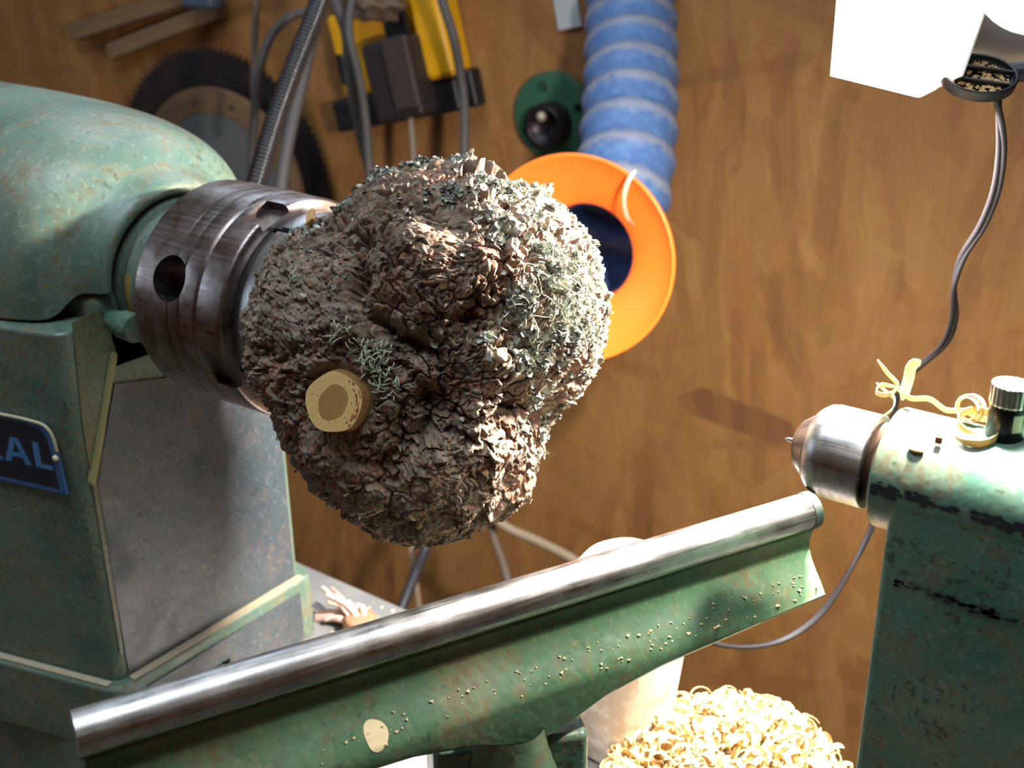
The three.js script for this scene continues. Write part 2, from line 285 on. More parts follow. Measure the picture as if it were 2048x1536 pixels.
  for (let i = 0; i <= NT; i++) {
    const p = curve.getPoint(i / NT), x = p.x, rad = p.y, w = p.z * 10, out = smooth(-0.04, -0.06, x), e = lerp(2, 2.5, out);
    const yb = lerp(0.004, -0.0085, smooth(0.053, 0.066, rad));
    for (let j = 0; j <= NA; j++) {
      const ang = Math.PI * j / NA, c = Math.cos(ang), s = Math.sin(ang);
      const z = rad * w * Math.sign(c) * Math.abs(c) ** (2 / e), y = rad * Math.max(s, 0) ** (2 / e);
      pos.push(x, yb + y * (1 - yb / rad), z);
    }
  }
  for (let i = 0; i < NT; i++) for (let j = 0; j < NA; j++) { const q = i * (NA + 1) + j; idx.push(q, q + 1, q + NA + 1, q + 1, q + NA + 2, q + NA + 1); }
  let cg = new THREE.BufferGeometry(); cg.setAttribute('position', new THREE.Float32BufferAttribute(pos, 3)); cg.setIndex(idx); cg.computeVertexNormals();
  part('cover', metricUV(cg), green, headstock, 'domed green cover');
  part('spindle_collar', latheX([[-0.06, 0.0], [-0.06, 0.0418], [-0.0265, 0.0418], [-0.0255, 0.0408], [-0.0255, 0.0392], [-0.013, 0.0388], [-0.011, 0.037], [-0.011, 0.0]], 72), green, headstock, 'stepped green collar round the spindle');
  part('collar_stain', latheX([[-0.0253, 0.0396], [-0.0215, 0.0394], [-0.0213, 0.0388]], 30, 1.3, -0.3), plain('#8f7c46', 0.5), headstock, 'ochre grease on the collar');
  part('spindle', latheX([[-0.02, 0.02], [0.002, 0.02]], 40), chuckSteel, headstock, 'steel spindle nose');
  const pin = V(-0.032, -0.0115, 0.0455);
  part('index_pin', latheAt([[0, 0], [0, 0.0058], [0.011, 0.0056], [0.0115, 0.0072], [0.0215, 0.0074], [0.0225, 0.0066], [0.0225, 0]], pin, V(1, 0, 0.05), 28), greenDark, headstock, 'short green index pin');

  // name plate on the front face
  const fn = V(0.24, 0, 1).normalize(), fd = fn.dot(V(-0.031, 0, 0.0775)), fx = V(1, 0, -0.24).normalize(), o0 = onPlane(0, 900, fn, fd);
  const loc = (px, py) => { const p = onPlane(px, py, fn, fd).sub(o0); return [p.dot(fx), p.y]; };
  const outline = [loc(138, 987), loc(118, 900), loc(108, 868), loc(94, 850), loc(60, 838), loc(0, 825)], left = -0.115;
  const mirror = left * 1.0;
  const s = new THREE.Shape(); outline.forEach(([x, y], i) => (i ? s.lineTo(x, y) : s.moveTo(x, y)));
  const y0 = outline[0][1], yTop = outline[5][1];
  for (const [x, y] of outline.slice(0, 5).reverse()) s.lineTo(mirror - x, y); s.closePath();
  const x1 = outline[0][0], x0 = mirror - x1, w = x1 - x0, h = yTop + 0.004 - (y0 - 0.002);
  const tex = canvasTexture(1024, Math.round(1024 * h / w), (g, W, H) => {
    const X = (x) => (x - x0) / w * W, Y = (y) => H - (y - (y0 - 0.002)) / h * H;
    const path = (k) => { g.beginPath(); const cx = (x0 + x1) / 2, cy = (y0 + yTop) / 2; const pts = [...outline, ...outline.slice(0, 5).reverse().map(([x, y]) => [mirror - x, y])]; pts.forEach(([x, y], i) => { const a = X(cx + (x - cx) * (1 - k * 0.35)), b = Y(cy + (y - cy) * (1 - k)); i ? g.lineTo(a, b) : g.moveTo(a, b); }); g.closePath(); };
    g.fillStyle = 'rgb(62,98,150)'; g.fillRect(0, 0, W, H); path(0.12); g.fillStyle = 'rgb(34,36,48)'; g.fill();
    const size = H * 0.40; g.font = 'bold ' + size + 'px sans-serif'; g.fillStyle = 'rgb(74,128,182)'; g.textAlign = 'left';
    const word = 'GENERAL', xs = X(loc(64, 900)[0]), pitch = X(loc(64, 900)[0]) - X(loc(8, 880)[0]);
    [...word].forEach((ch, i) => { g.save(); g.translate(xs - (word.length - 1 - i) * pitch, Y(loc(64, 928)[1])); g.scale(pitch / (size * 0.66), 1.12); g.fillText(ch, 0, 0); g.restore(); });
  });
  const pg = new THREE.ExtrudeGeometry(s, { depth: 0.0014, bevelEnabled: false }); const uv = pg.attributes.uv, pp = pg.attributes.position;
  for (let i = 0; i < pp.count; i++) uv.setXY(i, (pp.getX(i) - x0) / w, (pp.getY(i) - (y0 - 0.002)) / h);
  pg.applyMatrix4(basis(o0.clone().addScaledVector(fn, 0.0002), fx, UP, fn));
  const plate = part('name_plate', pg, new THREE.MeshStandardMaterial({ map: tex, roughness: 0.45 }), headstock, 'dark blue name plate with pale blue letters');
  const edge = outline.slice(1).map(([x, y]) => o0.clone().addScaledVector(fx, x).add(V(0, y, 0)).addScaledVector(fn, 0.0015)); edge.push(edge[4].clone().addScaledVector(fx, -0.05));
  part('cord_trim', tube(edge, 0.0009, 40, 8), plain('#b9b090', 0.8), plate, 'cream edge of the plate');
  const rv = onPlane(111, 916, fn, fd + 0.002); part('rivet', new THREE.SphereGeometry(0.0016, 12, 8).translate(rv.x, rv.y, rv.z), plain('#d8cca8', 0.4), plate);
}

// ---------------------------------------------------------------- chuck
{
  const chuck = thing('scroll_chuck', 'round four jaw steel scroll chuck gripping the burl', 'chuck', V(0.035, -0.055, 0));
  const R = 0.055;
  const body = latheX([[0, 0], [0, 0.0505], [0.0015, R - 0.001], [0.003, R], [0.0265, R], [0.027, R - 0.0006], [0.0275, R], [0.0345, R], [0.035, R - 0.0006], [0.0355, R], [0.0455, R], [0.046, R - 0.0012], [0.0472, R - 0.0012], [0.0476, R - 0.0004], [0.062, R - 0.0004], [0.064, R - 0.002], [0.0645, 0.046], [0.0645, 0]], 128);
  const clean = (g) => { const h = g.index ? g : g; return h; };
  const ev = new Evaluator(); ev.attributes = ['position', 'normal', 'uv']; ev.useGroups = false;
  const hole = (x, deg) => { const a = THREE.MathUtils.degToRad(deg), n = V(0, Math.sin(a), Math.cos(a)); const b = new Brush(new THREE.CylinderGeometry(0.0112, 0.0112, 0.03, 40)); b.geometry.applyQuaternion(new THREE.Quaternion().setFromUnitVectors(UP, n)); b.position.copy(n.multiplyScalar(0.05)).add(V(x, 0, 0)); b.updateMatrixWorld(); return b; };
  const notch = (x0, x1, deg, w, depth) => { const a = THREE.MathUtils.degToRad(deg), n = V(0, Math.sin(a), Math.cos(a)), t = V(0, Math.cos(a), -Math.sin(a)); const b = new Brush(new THREE.BoxGeometry(x1 - x0, 0.02, w)); b.geometry.applyMatrix4(basis(n.clone().multiplyScalar(R + 0.01 - depth).add(V((x0 + x1) / 2, 0, 0)), V(1, 0, 0), n, t.negate())); b.updateMatrixWorld(); return b; };
  let br = new Brush(clean(body)); br.updateMatrixWorld();
  for (const d of [24, 144, 264]) br = ev.evaluate(br, hole(0.0262, d), SUBTRACTION);
  for (const d of [72, 162, 252, -18]) br = ev.evaluate(br, notch(0.051, 0.066, d, 0.018, 0.005), SUBTRACTION);
  part('chuck_body', metricUV(br.geometry), chuckSteel, chuck, 'brown stained steel body with round key holes');
  const t = new THREE.Shape(); // jaws: four quarter rings
  for (let k = 0; k < 4; k++) {
    const a0 = k * Math.PI / 2 + 0.38, gap = 0.07, prof = [[0.064, 0.024], [0.064, 0.0475], [0.069, 0.0475], [0.0695, 0.049], [0.078, 0.049], [0.0787, 0.048], [0.0787, 0.024]];
    const g = latheX(prof, 24, Math.PI / 2 - gap, a0 + gap / 2);
    const caps = []; for (const a of [a0 + gap / 2, a0 + Math.PI / 2 - gap / 2]) { const s = new THREE.Shape(); prof.forEach(([x, r], i) => (i ? s.lineTo(r, x) : s.moveTo(r, x))); s.closePath(); const c = new THREE.ShapeGeometry(s); c.rotateY(a - Math.PI / 2); c.rotateZ(-Math.PI / 2); caps.push(c); }
    part('jaw', merge([g, ...caps]), brightSteel, chuck);
  }
}

// ---------------------------------------------------------------- the burl
const burlTop = { anchor: null };
{
  const D0 = 0.53, P0 = [860, 700], c = at(P0[0], P0[1], D0), toCam = CAM.clone().sub(c).normalize();
  const e1 = RIGHT.clone().addScaledVector(toCam, -RIGHT.dot(toCam)).normalize(), e2 = toCam.clone().cross(e1);
  const outline = [[830, 322], [900, 322], [960, 330], [1020, 350], [1075, 372], [1110, 402], [1150, 445], [1188, 512], [1212, 590], [1220, 660], [1212, 720], [1185, 780], [1128, 832], [1095, 885], [1083, 950], [1048, 1008], [1008, 1038], [940, 1074], [850, 1092], [780, 1078], [702, 1040], [665, 1000], [632, 962], [588, 915], [550, 865], [522, 815], [500, 760], [490, 700], [490, 620], [512, 560], [545, 500], [600, 452], [645, 428], [692, 388], [740, 352], [790, 335]];
  const ring = outline.map(([x, y]) => [Math.atan2(P0[1] - y, x - P0[0]), Math.hypot(x - P0[0], y - P0[1]) * D0 / FOCAL * (y > 900 ? 0.97 : 0.94)]).sort((a, b) => a[0] - b[0]);
  const K = 720, raw = new Float32Array(K), rhoT = new Float32Array(K);
  for (let k = 0; k < K; k++) {
    const a = -Math.PI + 2 * Math.PI * k / K; let i = ring.findIndex((q) => q[0] > a); if (i < 0) i = 0; const q1 = ring[i], q0 = ring[(i + ring.length - 1) % ring.length];
    const d = ((q1[0] - q0[0]) + 2 * Math.PI) % (2 * Math.PI), f = (((a - q0[0]) + 2 * Math.PI) % (2 * Math.PI)) / d; raw[k] = lerp(q0[1], q1[1], f);
  }
  for (let k = 0; k < K; k++) { let s = 0; for (let j = -6; j <= 6; j++) s += raw[(k + j + K) % K]; rhoT[k] = s / 13; }
  const rho = (th) => { const x = (th + Math.PI) / (2 * Math.PI) * K, i = Math.floor(x), f = x - i; return lerp(rhoT[(i + K) % K], rhoT[(i + 1) % K], f); };
  const DF = 0.070, DB = 0.078;
  const dirOf = (px, py) => { const dx = px - P0[0], dy = P0[1] - py, th = Math.atan2(dy, dx), q = Math.min(0.98, Math.hypot(dx, dy) * D0 / FOCAL / rho(th)), R = rho(th); return e1.clone().multiplyScalar(q * R * Math.cos(th)).addScaledVector(e2, q * R * Math.sin(th)).addScaledVector(toCam, DF * Math.sqrt(1 - q * q)).normalize(); };
  const bumps = [[840, 565, 72, 10], [610, 630, 85, 6], [690, 905, 85, 7], [860, 970, 80, 7], [1010, 520, 110, 8], [960, 735, 55, 6], [1120, 640, 60, 5], [945, 900, 55, 6], [900, 400, 70, 5], [1130, 500, 50, 4], [760, 430, 60, 4], [560, 760, 60, 4],
    [742, 520, 22, -7], [736, 585, 20, -7], [775, 650, 30, -7], [840, 690, 26, -6], [868, 780, 36, -7], [835, 850, 32, -6], [1080, 830, 42, -10], [985, 815, 30, -5], [770, 1005, 30, -5], [700, 1000, 26, -4], [880, 1010, 24, -4], [930, 640, 18, -4], [700, 480, 30, -3], [1010, 960, 26, -5], [870, 470, 28, -4], [620, 520, 26, -3], [800, 900, 24, -4], [1060, 440, 24, -4]]
    .map(([x, y, s, a]) => ({ d: dirOf(x, y), s: s * D0 / FOCAL / 0.08, a: a / 1000 }));
  const backLumps = [[-0.5, 0.5, -0.7, 0.5, 8], [0.4, -0.3, -0.8, 0.4, 9], [0.8, 0.4, -0.4, 0.4, 7], [-0.3, -0.7, -0.6, 0.45, 8]].map(([x, y, z, s, a]) => ({ d: e1.clone().multiplyScalar(x).addScaledVector(e2, y).addScaledVector(toCam, z).normalize(), s, a: a / 1000 }));
  const hash = (x, y, z) => { let h = Math.imul(x, 374761393) ^ Math.imul(y, 668265263) ^ Math.imul(z, 2147483647 - 1274126177); h = Math.imul(h ^ (h >>> 13), 1274126177); h ^= h >>> 16; return h >>> 0; };
  function worley(x, y, z) {                                            // distance to the cell border, and the id of the cell
    const X = Math.floor(x), Y = Math.floor(y), Z = Math.floor(z); let a = 9, b = 9, id = 0, tx = 0, ty = 0, tz = 0;
    for (let i = -1; i <= 1; i++) for (let j = -1; j <= 1; j++) for (let k = -1; k <= 1; k++) {
      const h = hash(X + i, Y + j, Z + k), px = X + i + (h & 1023) / 1023, py = Y + j + ((h >>> 10) & 1023) / 1023, pz = Z + k + ((h >>> 20) & 1023) / 1023;
      const d = (px - x) ** 2 + (py - y) ** 2 + (pz - z) ** 2; if (d < a) { b = a; a = d; id = h; tx = x - px; ty = y - py; tz = z - pz; } else if (d < b) b = d;
    }
    const h2 = Math.imul(id ^ 0x5bd1e995, 1540483477) >>> 0;
    return [Math.sqrt(b) - Math.sqrt(a), (id & 0xffff) / 65535, tx * ((h2 & 255) / 127.5 - 1) + ty * (((h2 >>> 8) & 255) / 127.5 - 1) + tz * (((h2 >>> 16) & 255) / 127.5 - 1)];
  }
  const base = (d) => {
    const x = d.dot(e1), y = d.dot(e2), z = d.dot(toCam), s = Math.hypot(x, y), R = rho(Math.atan2(y, x));
    let r = 1 / Math.sqrt((s / R) ** 2 + (z / (z > 0 ? DF : DB)) ** 2);
    for (const b of bumps) { const q = 1 - d.dot(b.d); if (q < 0.9) r += b.a * Math.exp(-q / (b.s * b.s)) * (0.25 + 0.75 * smooth(-0.1, 0.35, z)); }
    for (const b of backLumps) { const q = 1 - d.dot(b.d); r += b.a * Math.exp(-q / (b.s * b.s)); }
    return r;
  };
  const flatEnd = (p) => { const q = Math.hypot(p.y, p.z), k = smooth(0.072, 0.05, q); const lim = lerp(0.06, 0.0795, k); if (p.x < lim) p.x = lim + 0.0006 * simplex(p.y * 300, p.z * 300, 3); return p; };
  const rough = (d, r, info) => {
    const x = d.x * r, y = d.y * r, z = d.z * r;
    const wx = x + 0.0022 * simplex(x * 110, y * 110, z * 110), wy = y + 0.0022 * simplex(x * 110 + 7, y * 110, z * 110), wz = z + 0.0022 * simplex(x * 110, y * 110 + 9, z * 110);
    const [w1, id1, t1] = worley(wx * 90, wy * 125, wz * 100), [w2, id2, t2] = worley(wx * 230 + 5, wy * 310, wz * 250);
    const [w3, id3] = worley(wx * 640 + 9, wy * 760, wz * 640);
    const crack = 1 - smooth(0.0, 0.11, w1), fine = 1 - smooth(0, 0.13, w2), calm = smooth(0.0, 0.5, fbm3(x * 22 + 3, y * 22, z * 22, 2) + 0.25);
    const plates = (id1 - 0.5) * 0.0013 + t1 * 0.0026, wild = smooth(-0.25, 0.35, fbm3(x * 34 + 8, y * 34, z * 34, 2)), small = (0.35 + 0.85 * wild) * ((id2 - 0.5) * 0.0010 + t2 * 0.0017), tiny = (id3 - 0.5) * 0.0004 - (1 - smooth(0, 0.25, w3)) * 0.0003;
    const P = d.clone().multiplyScalar(r).add(c); let groove = 0; for (const q of creases) { const e = P.distanceToSquared(q.p); if (e < q.lim) groove = Math.max(groove, q.a * Math.exp(-e / q.s2)); }
    const nearStub = smooth(0.0118, 0.0175, P.distanceTo(stubAt));
    if (info) { info.crack = crack; info.fine = fine; info.id1 = id1; info.id2 = id2; }
    info && (info.groove = groove);
    return r + nearStub * (fbm3(x * 28, y * 28, z * 28, 3) * 0.0045 - groove + (plates - crack * 0.0022) * (0.4 + 0.8 * calm) + (small - fine * 0.0010 * (0.4 + 0.7 * wild)) + tiny + fbm3(x * 300, y * 300, z * 300, 4) * 0.0006) - (1 - nearStub) * 0.0015;
  };
  const creaseLines = [[[745, 500], [738, 540], [735, 575], [728, 612], 24, 5], [[728, 612], [758, 640], [795, 662], [840, 692], [890, 712], 26, 5], [[795, 662], [806, 720], [835, 770], [862, 812], [850, 860], 24, 5], [[690, 1002], [740, 985], [800, 1000], [870, 1012], [930, 985], 20, 4], [[1000, 800], [1050, 822], [1100, 838], [1140, 820], 26, 6], [[760, 470], [820, 450], [900, 440], [960, 470], [1000, 520], 16, 3], [[560, 560], [620, 530], [690, 520], [745, 505], 14, 3], [[640, 700], [600, 720], [560, 700], 14, 2.5], [[880, 830], [930, 850], [985, 815], 18, 4], [[580, 850], [640, 880], [700, 870], [760, 890], [840, 860], 15, 3], [[930, 640], [960, 690], [1000, 700], 15, 3], [[740, 420], [690, 460], [640, 480], 14, 3]];
  const creases = []; for (const L of creaseLines) { const w = L[L.length - 2], a = L[L.length - 1], pts = L.slice(0, -2); for (let i = 1; i < pts.length; i++) for (let k = 0; k < 5; k++) { const px = lerp(pts[i - 1][0], pts[i][0], k / 5) + 7 * simplex(i * 3.1 + k, w, a), py = lerp(pts[i - 1][1], pts[i][1], k / 5) + 7 * simplex(i * 3.1 + k, w + 5, a), s = w * 0.5 * D0 / FOCAL; const dd = dirOf(px, py); creases.push({ p: dd.multiplyScalar(base(dd)).add(c), s2: s * s, lim: 9 * s * s, a: a / 1000 }); } }
  const stubAt = (() => { const dd = dirOf(703, 788); return dd.multiplyScalar(base(dd)).add(c); })();
  const surface = (d, info) => { const r = rough(d, base(d), info); return flatEnd(d.clone().multiplyScalar(r).add(c)); };
  const smoothSurface = (d) => { const r = base(d); return flatEnd(d.clone().multiplyScalar(r).add(c)); };
  const normalAt = (d) => { const t = Math.abs(d.y) < 0.9 ? UP : V(1, 0, 0), a = d.clone().cross(t).normalize(), b = d.clone().cross(a), h = 0.03; const p = smoothSurface(d), pa = smoothSurface(d.clone().addScaledVector(a, h).normalize()), pb = smoothSurface(d.clone().addScaledVector(b, h).normalize()); const n = pa.sub(p).cross(pb.sub(p)).normalize(); return n.dot(d) < 0 ? n.negate() : n; };

  // where lichen grows, where bark is red or bare, as points on the bark
  const spots = (list) => list.map(([px, py, s, a]) => ({ p: smoothSurface(dirOf(px, py)), s: s * D0 / FOCAL, a }));
  const lichenAt = spots([[860, 345, 60, 1], [930, 350, 60, 1], [780, 370, 50, 0.9], [980, 420, 60, 0.9], [900, 440, 45, 0.7], [1060, 400, 50, 0.8], [700, 440, 40, 0.5], [640, 480, 45, 0.5], [1070, 560, 75, 1], [1100, 640, 80, 1], [1150, 560, 60, 0.9], [1040, 700, 55, 0.9], [1010, 620, 50, 0.8], [1160, 700, 50, 0.9], [1190, 620, 50, 1], [980, 500, 60, 0.7], [1060, 790, 40, 0.7], [1090, 850, 36, 0.6], [960, 660, 40, 0.6], [1070, 920, 30, 0.5], [1180, 500, 40, 0.8], [1120, 430, 50, 0.8], [1040, 480, 50, 0.7]]);
  const redAt = spots([[800, 585, 40, 0.7], [850, 560, 50, 0.5], [880, 395, 40, 1], [960, 560, 40, 0.8], [940, 640, 30, 1], [1140, 720, 35, 1], [1000, 900, 60, 0.7], [1030, 960, 50, 0.8], [600, 740, 40, 0.6], [620, 860, 50, 0.5], [680, 935, 40, 0.6], [900, 750, 40, 0.6], [1040, 540, 40, 0.6], [760, 900, 40, 0.5]]);
  const greyAt = spots([[590, 600, 60, 0.8], [640, 560, 60, 0.8], [700, 640, 40, 0.6], [900, 870, 40, 1], [940, 940, 30, 0.8], [920, 590, 26, 0.8], [640, 680, 60, 0.6], [820, 520, 50, 0.6], [960, 480, 60, 0.7]]);
  const field = (list, p) => { let m = 0; for (const q of list) m = Math.max(m, q.a * Math.exp(-p.distanceToSquared(q.p) / (q.s * q.s))); return m; };

  // bark skin: cube sphere
  const N = 260, pos = [], col = [], idx = [], seen = new Map();
  const faces = [[V(1, 0, 0), V(0, 1, 0), V(0, 0, 1)], [V(-1, 0, 0), V(0, 0, 1), V(0, 1, 0)], [V(0, 1, 0), V(0, 0, 1), V(1, 0, 0)], [V(0, -1, 0), V(1, 0, 0), V(0, 0, 1)], [V(0, 0, 1), V(1, 0, 0), V(0, 1, 0)], [V(0, 0, -1), V(0, 1, 0), V(1, 0, 0)]];
  const info = {};
  const vertex = (d) => {
    const p = surface(d, info); pos.push(p.x, p.y, p.z);
    const n1 = fbm3(p.x * 60, p.y * 60, p.z * 60, 4), n2 = fbm3(p.x * 190 + 4, p.y * 190, p.z * 190, 3), n3 = fbm3(p.x * 700, p.y * 700, p.z * 700, 2);
    let k = mix3([0.14, 0.088, 0.053], [0.25, 0.19, 0.13], smooth(-0.25, 0.35, n1 + 0.5 * n3));
    k = mix3(k, [0.27, 0.225, 0.175], 0.7 * smooth(0.62, 0.9, info.id1) * smooth(-0.2, 0.3, n2));
    k = mix3(k, [0.32, 0.275, 0.205], 0.8 * field(greyAt, p) * smooth(-0.35, 0.2, n2));
    k = mix3(k, [0.25, 0.10, 0.055], clamp(1.0 * field(redAt, p) * smooth(-0.35, 0.2, n2) + 0.8 * smooth(0.18, 0.42, n2 + 0.4 * n1)));
    k = mix3(k, [0.105, 0.058, 0.036], clamp(0.75 * info.crack + 0.4 * info.fine * (1 - info.crack)));
    k = mix3(k, [0.46, 0.40, 0.32], 0.35 * smooth(0.3, 0.8, field(lichenAt, p) + 0.5 * n2));
    k = mix3(k, [0.12, 0.088, 0.066], 0.5 * smooth(0.2, 0.45, fbm3(p.x * 35 + 9, p.y * 35, p.z * 35, 3)));
    const j = 1 + 0.35 * n3; col.push(k[0] * j, k[1] * j, k[2] * j);
  };
  for (const [w, u, v] of faces) {
    const id = [];
    for (let i = 0; i <= N; i++) for (let j = 0; j <= N; j++) {
      const a = Math.tan((i / N - 0.5) * Math.PI / 2), b = Math.tan((j / N - 0.5) * Math.PI / 2), d = w.clone().addScaledVector(u, a).addScaledVector(v, b).normalize();
      if (i % N && j % N) { id.push(pos.length / 3); vertex(d); } else { const key = [d.x, d.y, d.z].map((q) => Math.round(q * 1e5)).join(); let q = seen.get(key); if (q === undefined) { q = pos.length / 3; seen.set(key, q); vertex(d); } id.push(q); }
    }
    for (let i = 0; i < N; i++) for (let j = 0; j < N; j++) { const q = i * (N + 1) + j; idx.push(id[q], id[q + N + 1], id[q + 1], id[q + 1], id[q + N + 1], id[q + N + 2]); }
  }
  const g = new THREE.BufferGeometry(); g.setAttribute('position', new THREE.Float32BufferAttribute(pos, 3)); g.setAttribute('color', new THREE.Float32BufferAttribute(col, 3)); g.setIndex(idx); g.computeVertexNormals();
  const burl = thing('wood_burl', 'rough bark covered wood burl with pale lichen held in the steel chuck', 'burl', c.clone().add(V(0, -0.08, 0)));
  const bark = new THREE.MeshStandardMaterial({ vertexColors: true, roughness: 0.8 });
  part('bark', g, bark, burl, 'furrowed grey and red brown bark');
  part('tenon', latheX([[0.05, 0], [0.05, 0.0235], [0.1, 0.0235]], 40), plain('#b78f58', 0.7), burl, 'turned tenon in the jaws');

  // flakes: small curled plates of bark and lobes of lichen standing on the skin
  function flakes(count, accept, size, tilt, colour, seg = 7) {
    const P = [], C = [], I = []; let made = 0, tries = 0;
    while (made < count && tries++ < count * 60) {
      const u = 2 * rnd() - 1, a = 2 * Math.PI * rnd(), s = Math.sqrt(1 - u * u), d = V(s * Math.cos(a), u, s * Math.sin(a));
      if (d.dot(toCam) < -0.45) continue;
      const p1 = smoothSurface(d), w = accept(p1); if (rnd() > w) continue;
      const p = surface(d); const q = Math.hypot(p.y, p.z); if ((p.x < 0.084 && q < 0.06) || p.distanceTo(stubAt) < 0.0165) continue;
      const n = normalAt(d), t = V(rr(-1, 1), rr(-1, 1), rr(-1, 1)).cross(n).normalize(), b = n.clone().cross(t);
      const tl = rr(tilt[0], tilt[1]), m = n.clone().multiplyScalar(Math.cos(tl)).addScaledVector(t, Math.sin(tl)), t2 = t.clone().multiplyScalar(Math.cos(tl)).addScaledVector(n, -Math.sin(tl));
      const r0 = rr(size[0], size[1]), el = rr(0.6, 1), cup = rr(-0.1, 0.45), o = p.clone().addScaledVector(n, r0 * Math.sin(tl) * 0.6 + 0.0001), k = colour(p), i0 = P.length / 3;
      P.push(...o.toArray()); C.push(k[0], k[1], k[2]);
      const rag = []; for (let j = 0; j < seg; j++) rag.push(rr(0.55, 1.15));
      for (const [f, h] of [[0.6, 0.3], [1, 1]]) for (let j = 0; j < seg; j++) {
        const th = 2 * Math.PI * j / seg, rad = r0 * f * (f === 1 ? rag[j] : 0.9), v = o.clone().addScaledVector(t2, rad * Math.cos(th)).addScaledVector(b, rad * el * Math.sin(th)).addScaledVector(m, cup * r0 * h * (0.5 + rnd()));
        P.push(v.x, v.y, v.z); const e = rr(0.85, 1.12); C.push(k[0] * e, k[1] * e, k[2] * e);
      }
      for (let j = 0; j < seg; j++) { const j1 = (j + 1) % seg; I.push(i0, i0 + 1 + j, i0 + 1 + j1, i0 + 1 + j, i0 + 1 + seg + j, i0 + 1 + seg + j1, i0 + 1 + j, i0 + 1 + seg + j1, i0 + 1 + j1); }
      made++;
    }
    const f = new THREE.BufferGeometry(); f.setAttribute('position', new THREE.Float32BufferAttribute(P, 3)); f.setAttribute('color', new THREE.Float32BufferAttribute(C, 3)); f.setIndex(I); f.computeVertexNormals(); return f;
  }
  const barkTones = [[0.19, 0.135, 0.09], [0.14, 0.092, 0.056], [0.25, 0.20, 0.15], [0.22, 0.09, 0.045], [0.10, 0.062, 0.038], [0.215, 0.155, 0.105]];
  const scales = part('bark_scales', flakes(1500, (p) => 0.25 + 0.75 * smooth(-0.3, 0.3, fbm3(p.x * 40, p.y * 40, p.z * 40, 2)), [0.0006, 0.0018], [0.03, 0.28], (p) => { const red = field(redAt, p), q = rnd() < red * 0.6 ? barkTones[3] : barkTones[Math.floor(rnd() * 6)], e = rr(0.7, 1.2); return [q[0] * e, q[1] * e, q[2] * e]; }), bark, burl, 'loose curled bark scales');
  scales.userData.kind = 'stuff';
  const lichenTones = [[0.46, 0.46, 0.39], [0.38, 0.40, 0.32], [0.54, 0.53, 0.47], [0.30, 0.33, 0.26], [0.42, 0.38, 0.31], [0.24, 0.24, 0.21]];
  const lichen = part('lichen', flakes(7500, (p) => { const m = field(lichenAt, p) + 0.45 * simplex(p.x * 95, p.y * 95, p.z * 95) + 0.2 * simplex(p.x * 260, p.y * 260, p.z * 260); return clamp(1.6 * (m - 0.42)); }, [0.0006, 0.0021], [0.2, 1.2], () => { const q = lichenTones[Math.floor(rnd() * 6)], e = rr(0.8, 1.12); return [q[0] * e, q[1] * e, q[2] * e]; }, 6), new THREE.MeshStandardMaterial({ vertexColors: true, roughness: 0.9 }), burl, 'crust of pale grey green lichen lobes');
  lichen.userData.kind = 'stuff';
  const tuft = (list) => { const out = []; for (const [px, py, n, len, spread] of list) for (let k = 0; k < n; k++) {
    const d = dirOf(px + rr(-spread, spread), py + rr(-spread, spread)), p = surface(d), nn = normalAt(d), t = V(rr(-1, 1), rr(-1, 0.6), rr(-1, 1)).cross(nn).normalize(), L = len * rr(0.5, 1.1);
    const q = t.clone().applyAxisAngle(nn, rr(-0.9, 0.9)); const pts = [p, p.clone().addScaledVector(t, L * 0.35).addScaledVector(nn, 0.0016), p.clone().addScaledVector(t, L * 0.65).addScaledVector(q, L * 0.2).addScaledVector(nn, 0.0022), p.clone().addScaledVector(t, L * 0.7).addScaledVector(q, L * 0.55).addScaledVector(nn, 0.001)];
    out.push(tube(pts, rr(0.00016, 0.00036), 10, 5)); } return merge(out); };
  const strands = part('beard_lichen', tuft([[745, 700, 18, 0.0045, 18], [768, 722, 60, 0.0036, 24], [715, 672, 12, 0.004, 10], [1075, 600, 16, 0.010, 40], [1100, 640, 14, 0.009, 40], [1010, 640, 6, 0.009, 16], [632, 590, 6, 0.004, 7], [785, 765, 22, 0.0034, 18]]), plain('#aeb49a', 0.9), burl, 'stringy pale green lichen');
  strands.userData.kind = 'stuff';

  // sawn branch stub
  const sd = dirOf(703, 788), sp = smoothSurface(sd), sn = normalAt(sd).multiplyScalar(0.5).addScaledVector(toCam, 0.55).addScaledVector(e1, -0.22).addScaledVector(e2, -0.02).normalize();
  const sx = e1.clone().addScaledVector(sn, -e1.dot(sn)).normalize(), sy = sn.clone().cross(sx), SR = 0.0118;
  const grain = canvasTexture(512, 512, (q) => {
    const w = mulberry(5); q.fillStyle = 'rgb(230,190,122)'; q.fillRect(0, 0, 512, 512);
    for (let k = 0; k < 900; k++) { const a = w() * 6.283, r0 = 150 + w() * 90; q.strokeStyle = w() < 0.5 ? 'rgba(224,184,118,0.35)' : 'rgba(160,110,54,0.3)'; q.lineWidth = 2; q.beginPath(); q.moveTo(256 + r0 * Math.cos(a), 256 + r0 * Math.sin(a)); q.lineTo(256 + (r0 + 26) * Math.cos(a), 256 + (r0 + 26) * Math.sin(a)); q.stroke(); }
    q.save(); q.translate(252, 258); q.rotate(0.5); q.beginPath(); q.ellipse(0, 0, 128, 160, 0, 0, 7); q.fillStyle = 'rgb(168,128,70)'; q.fill();
    q.clip(); for (let k = 0; k < 80; k++) { q.strokeStyle = w() < 0.5 ? 'rgba(176,136,76,0.4)' : 'rgba(124,88,44,0.35)'; q.lineWidth = 1 + 2 * w(); const x = -160 + 320 * w(); q.beginPath(); q.moveTo(x, -170); q.lineTo(x + 20 * (w() - 0.5), 170); q.stroke(); } q.restore();
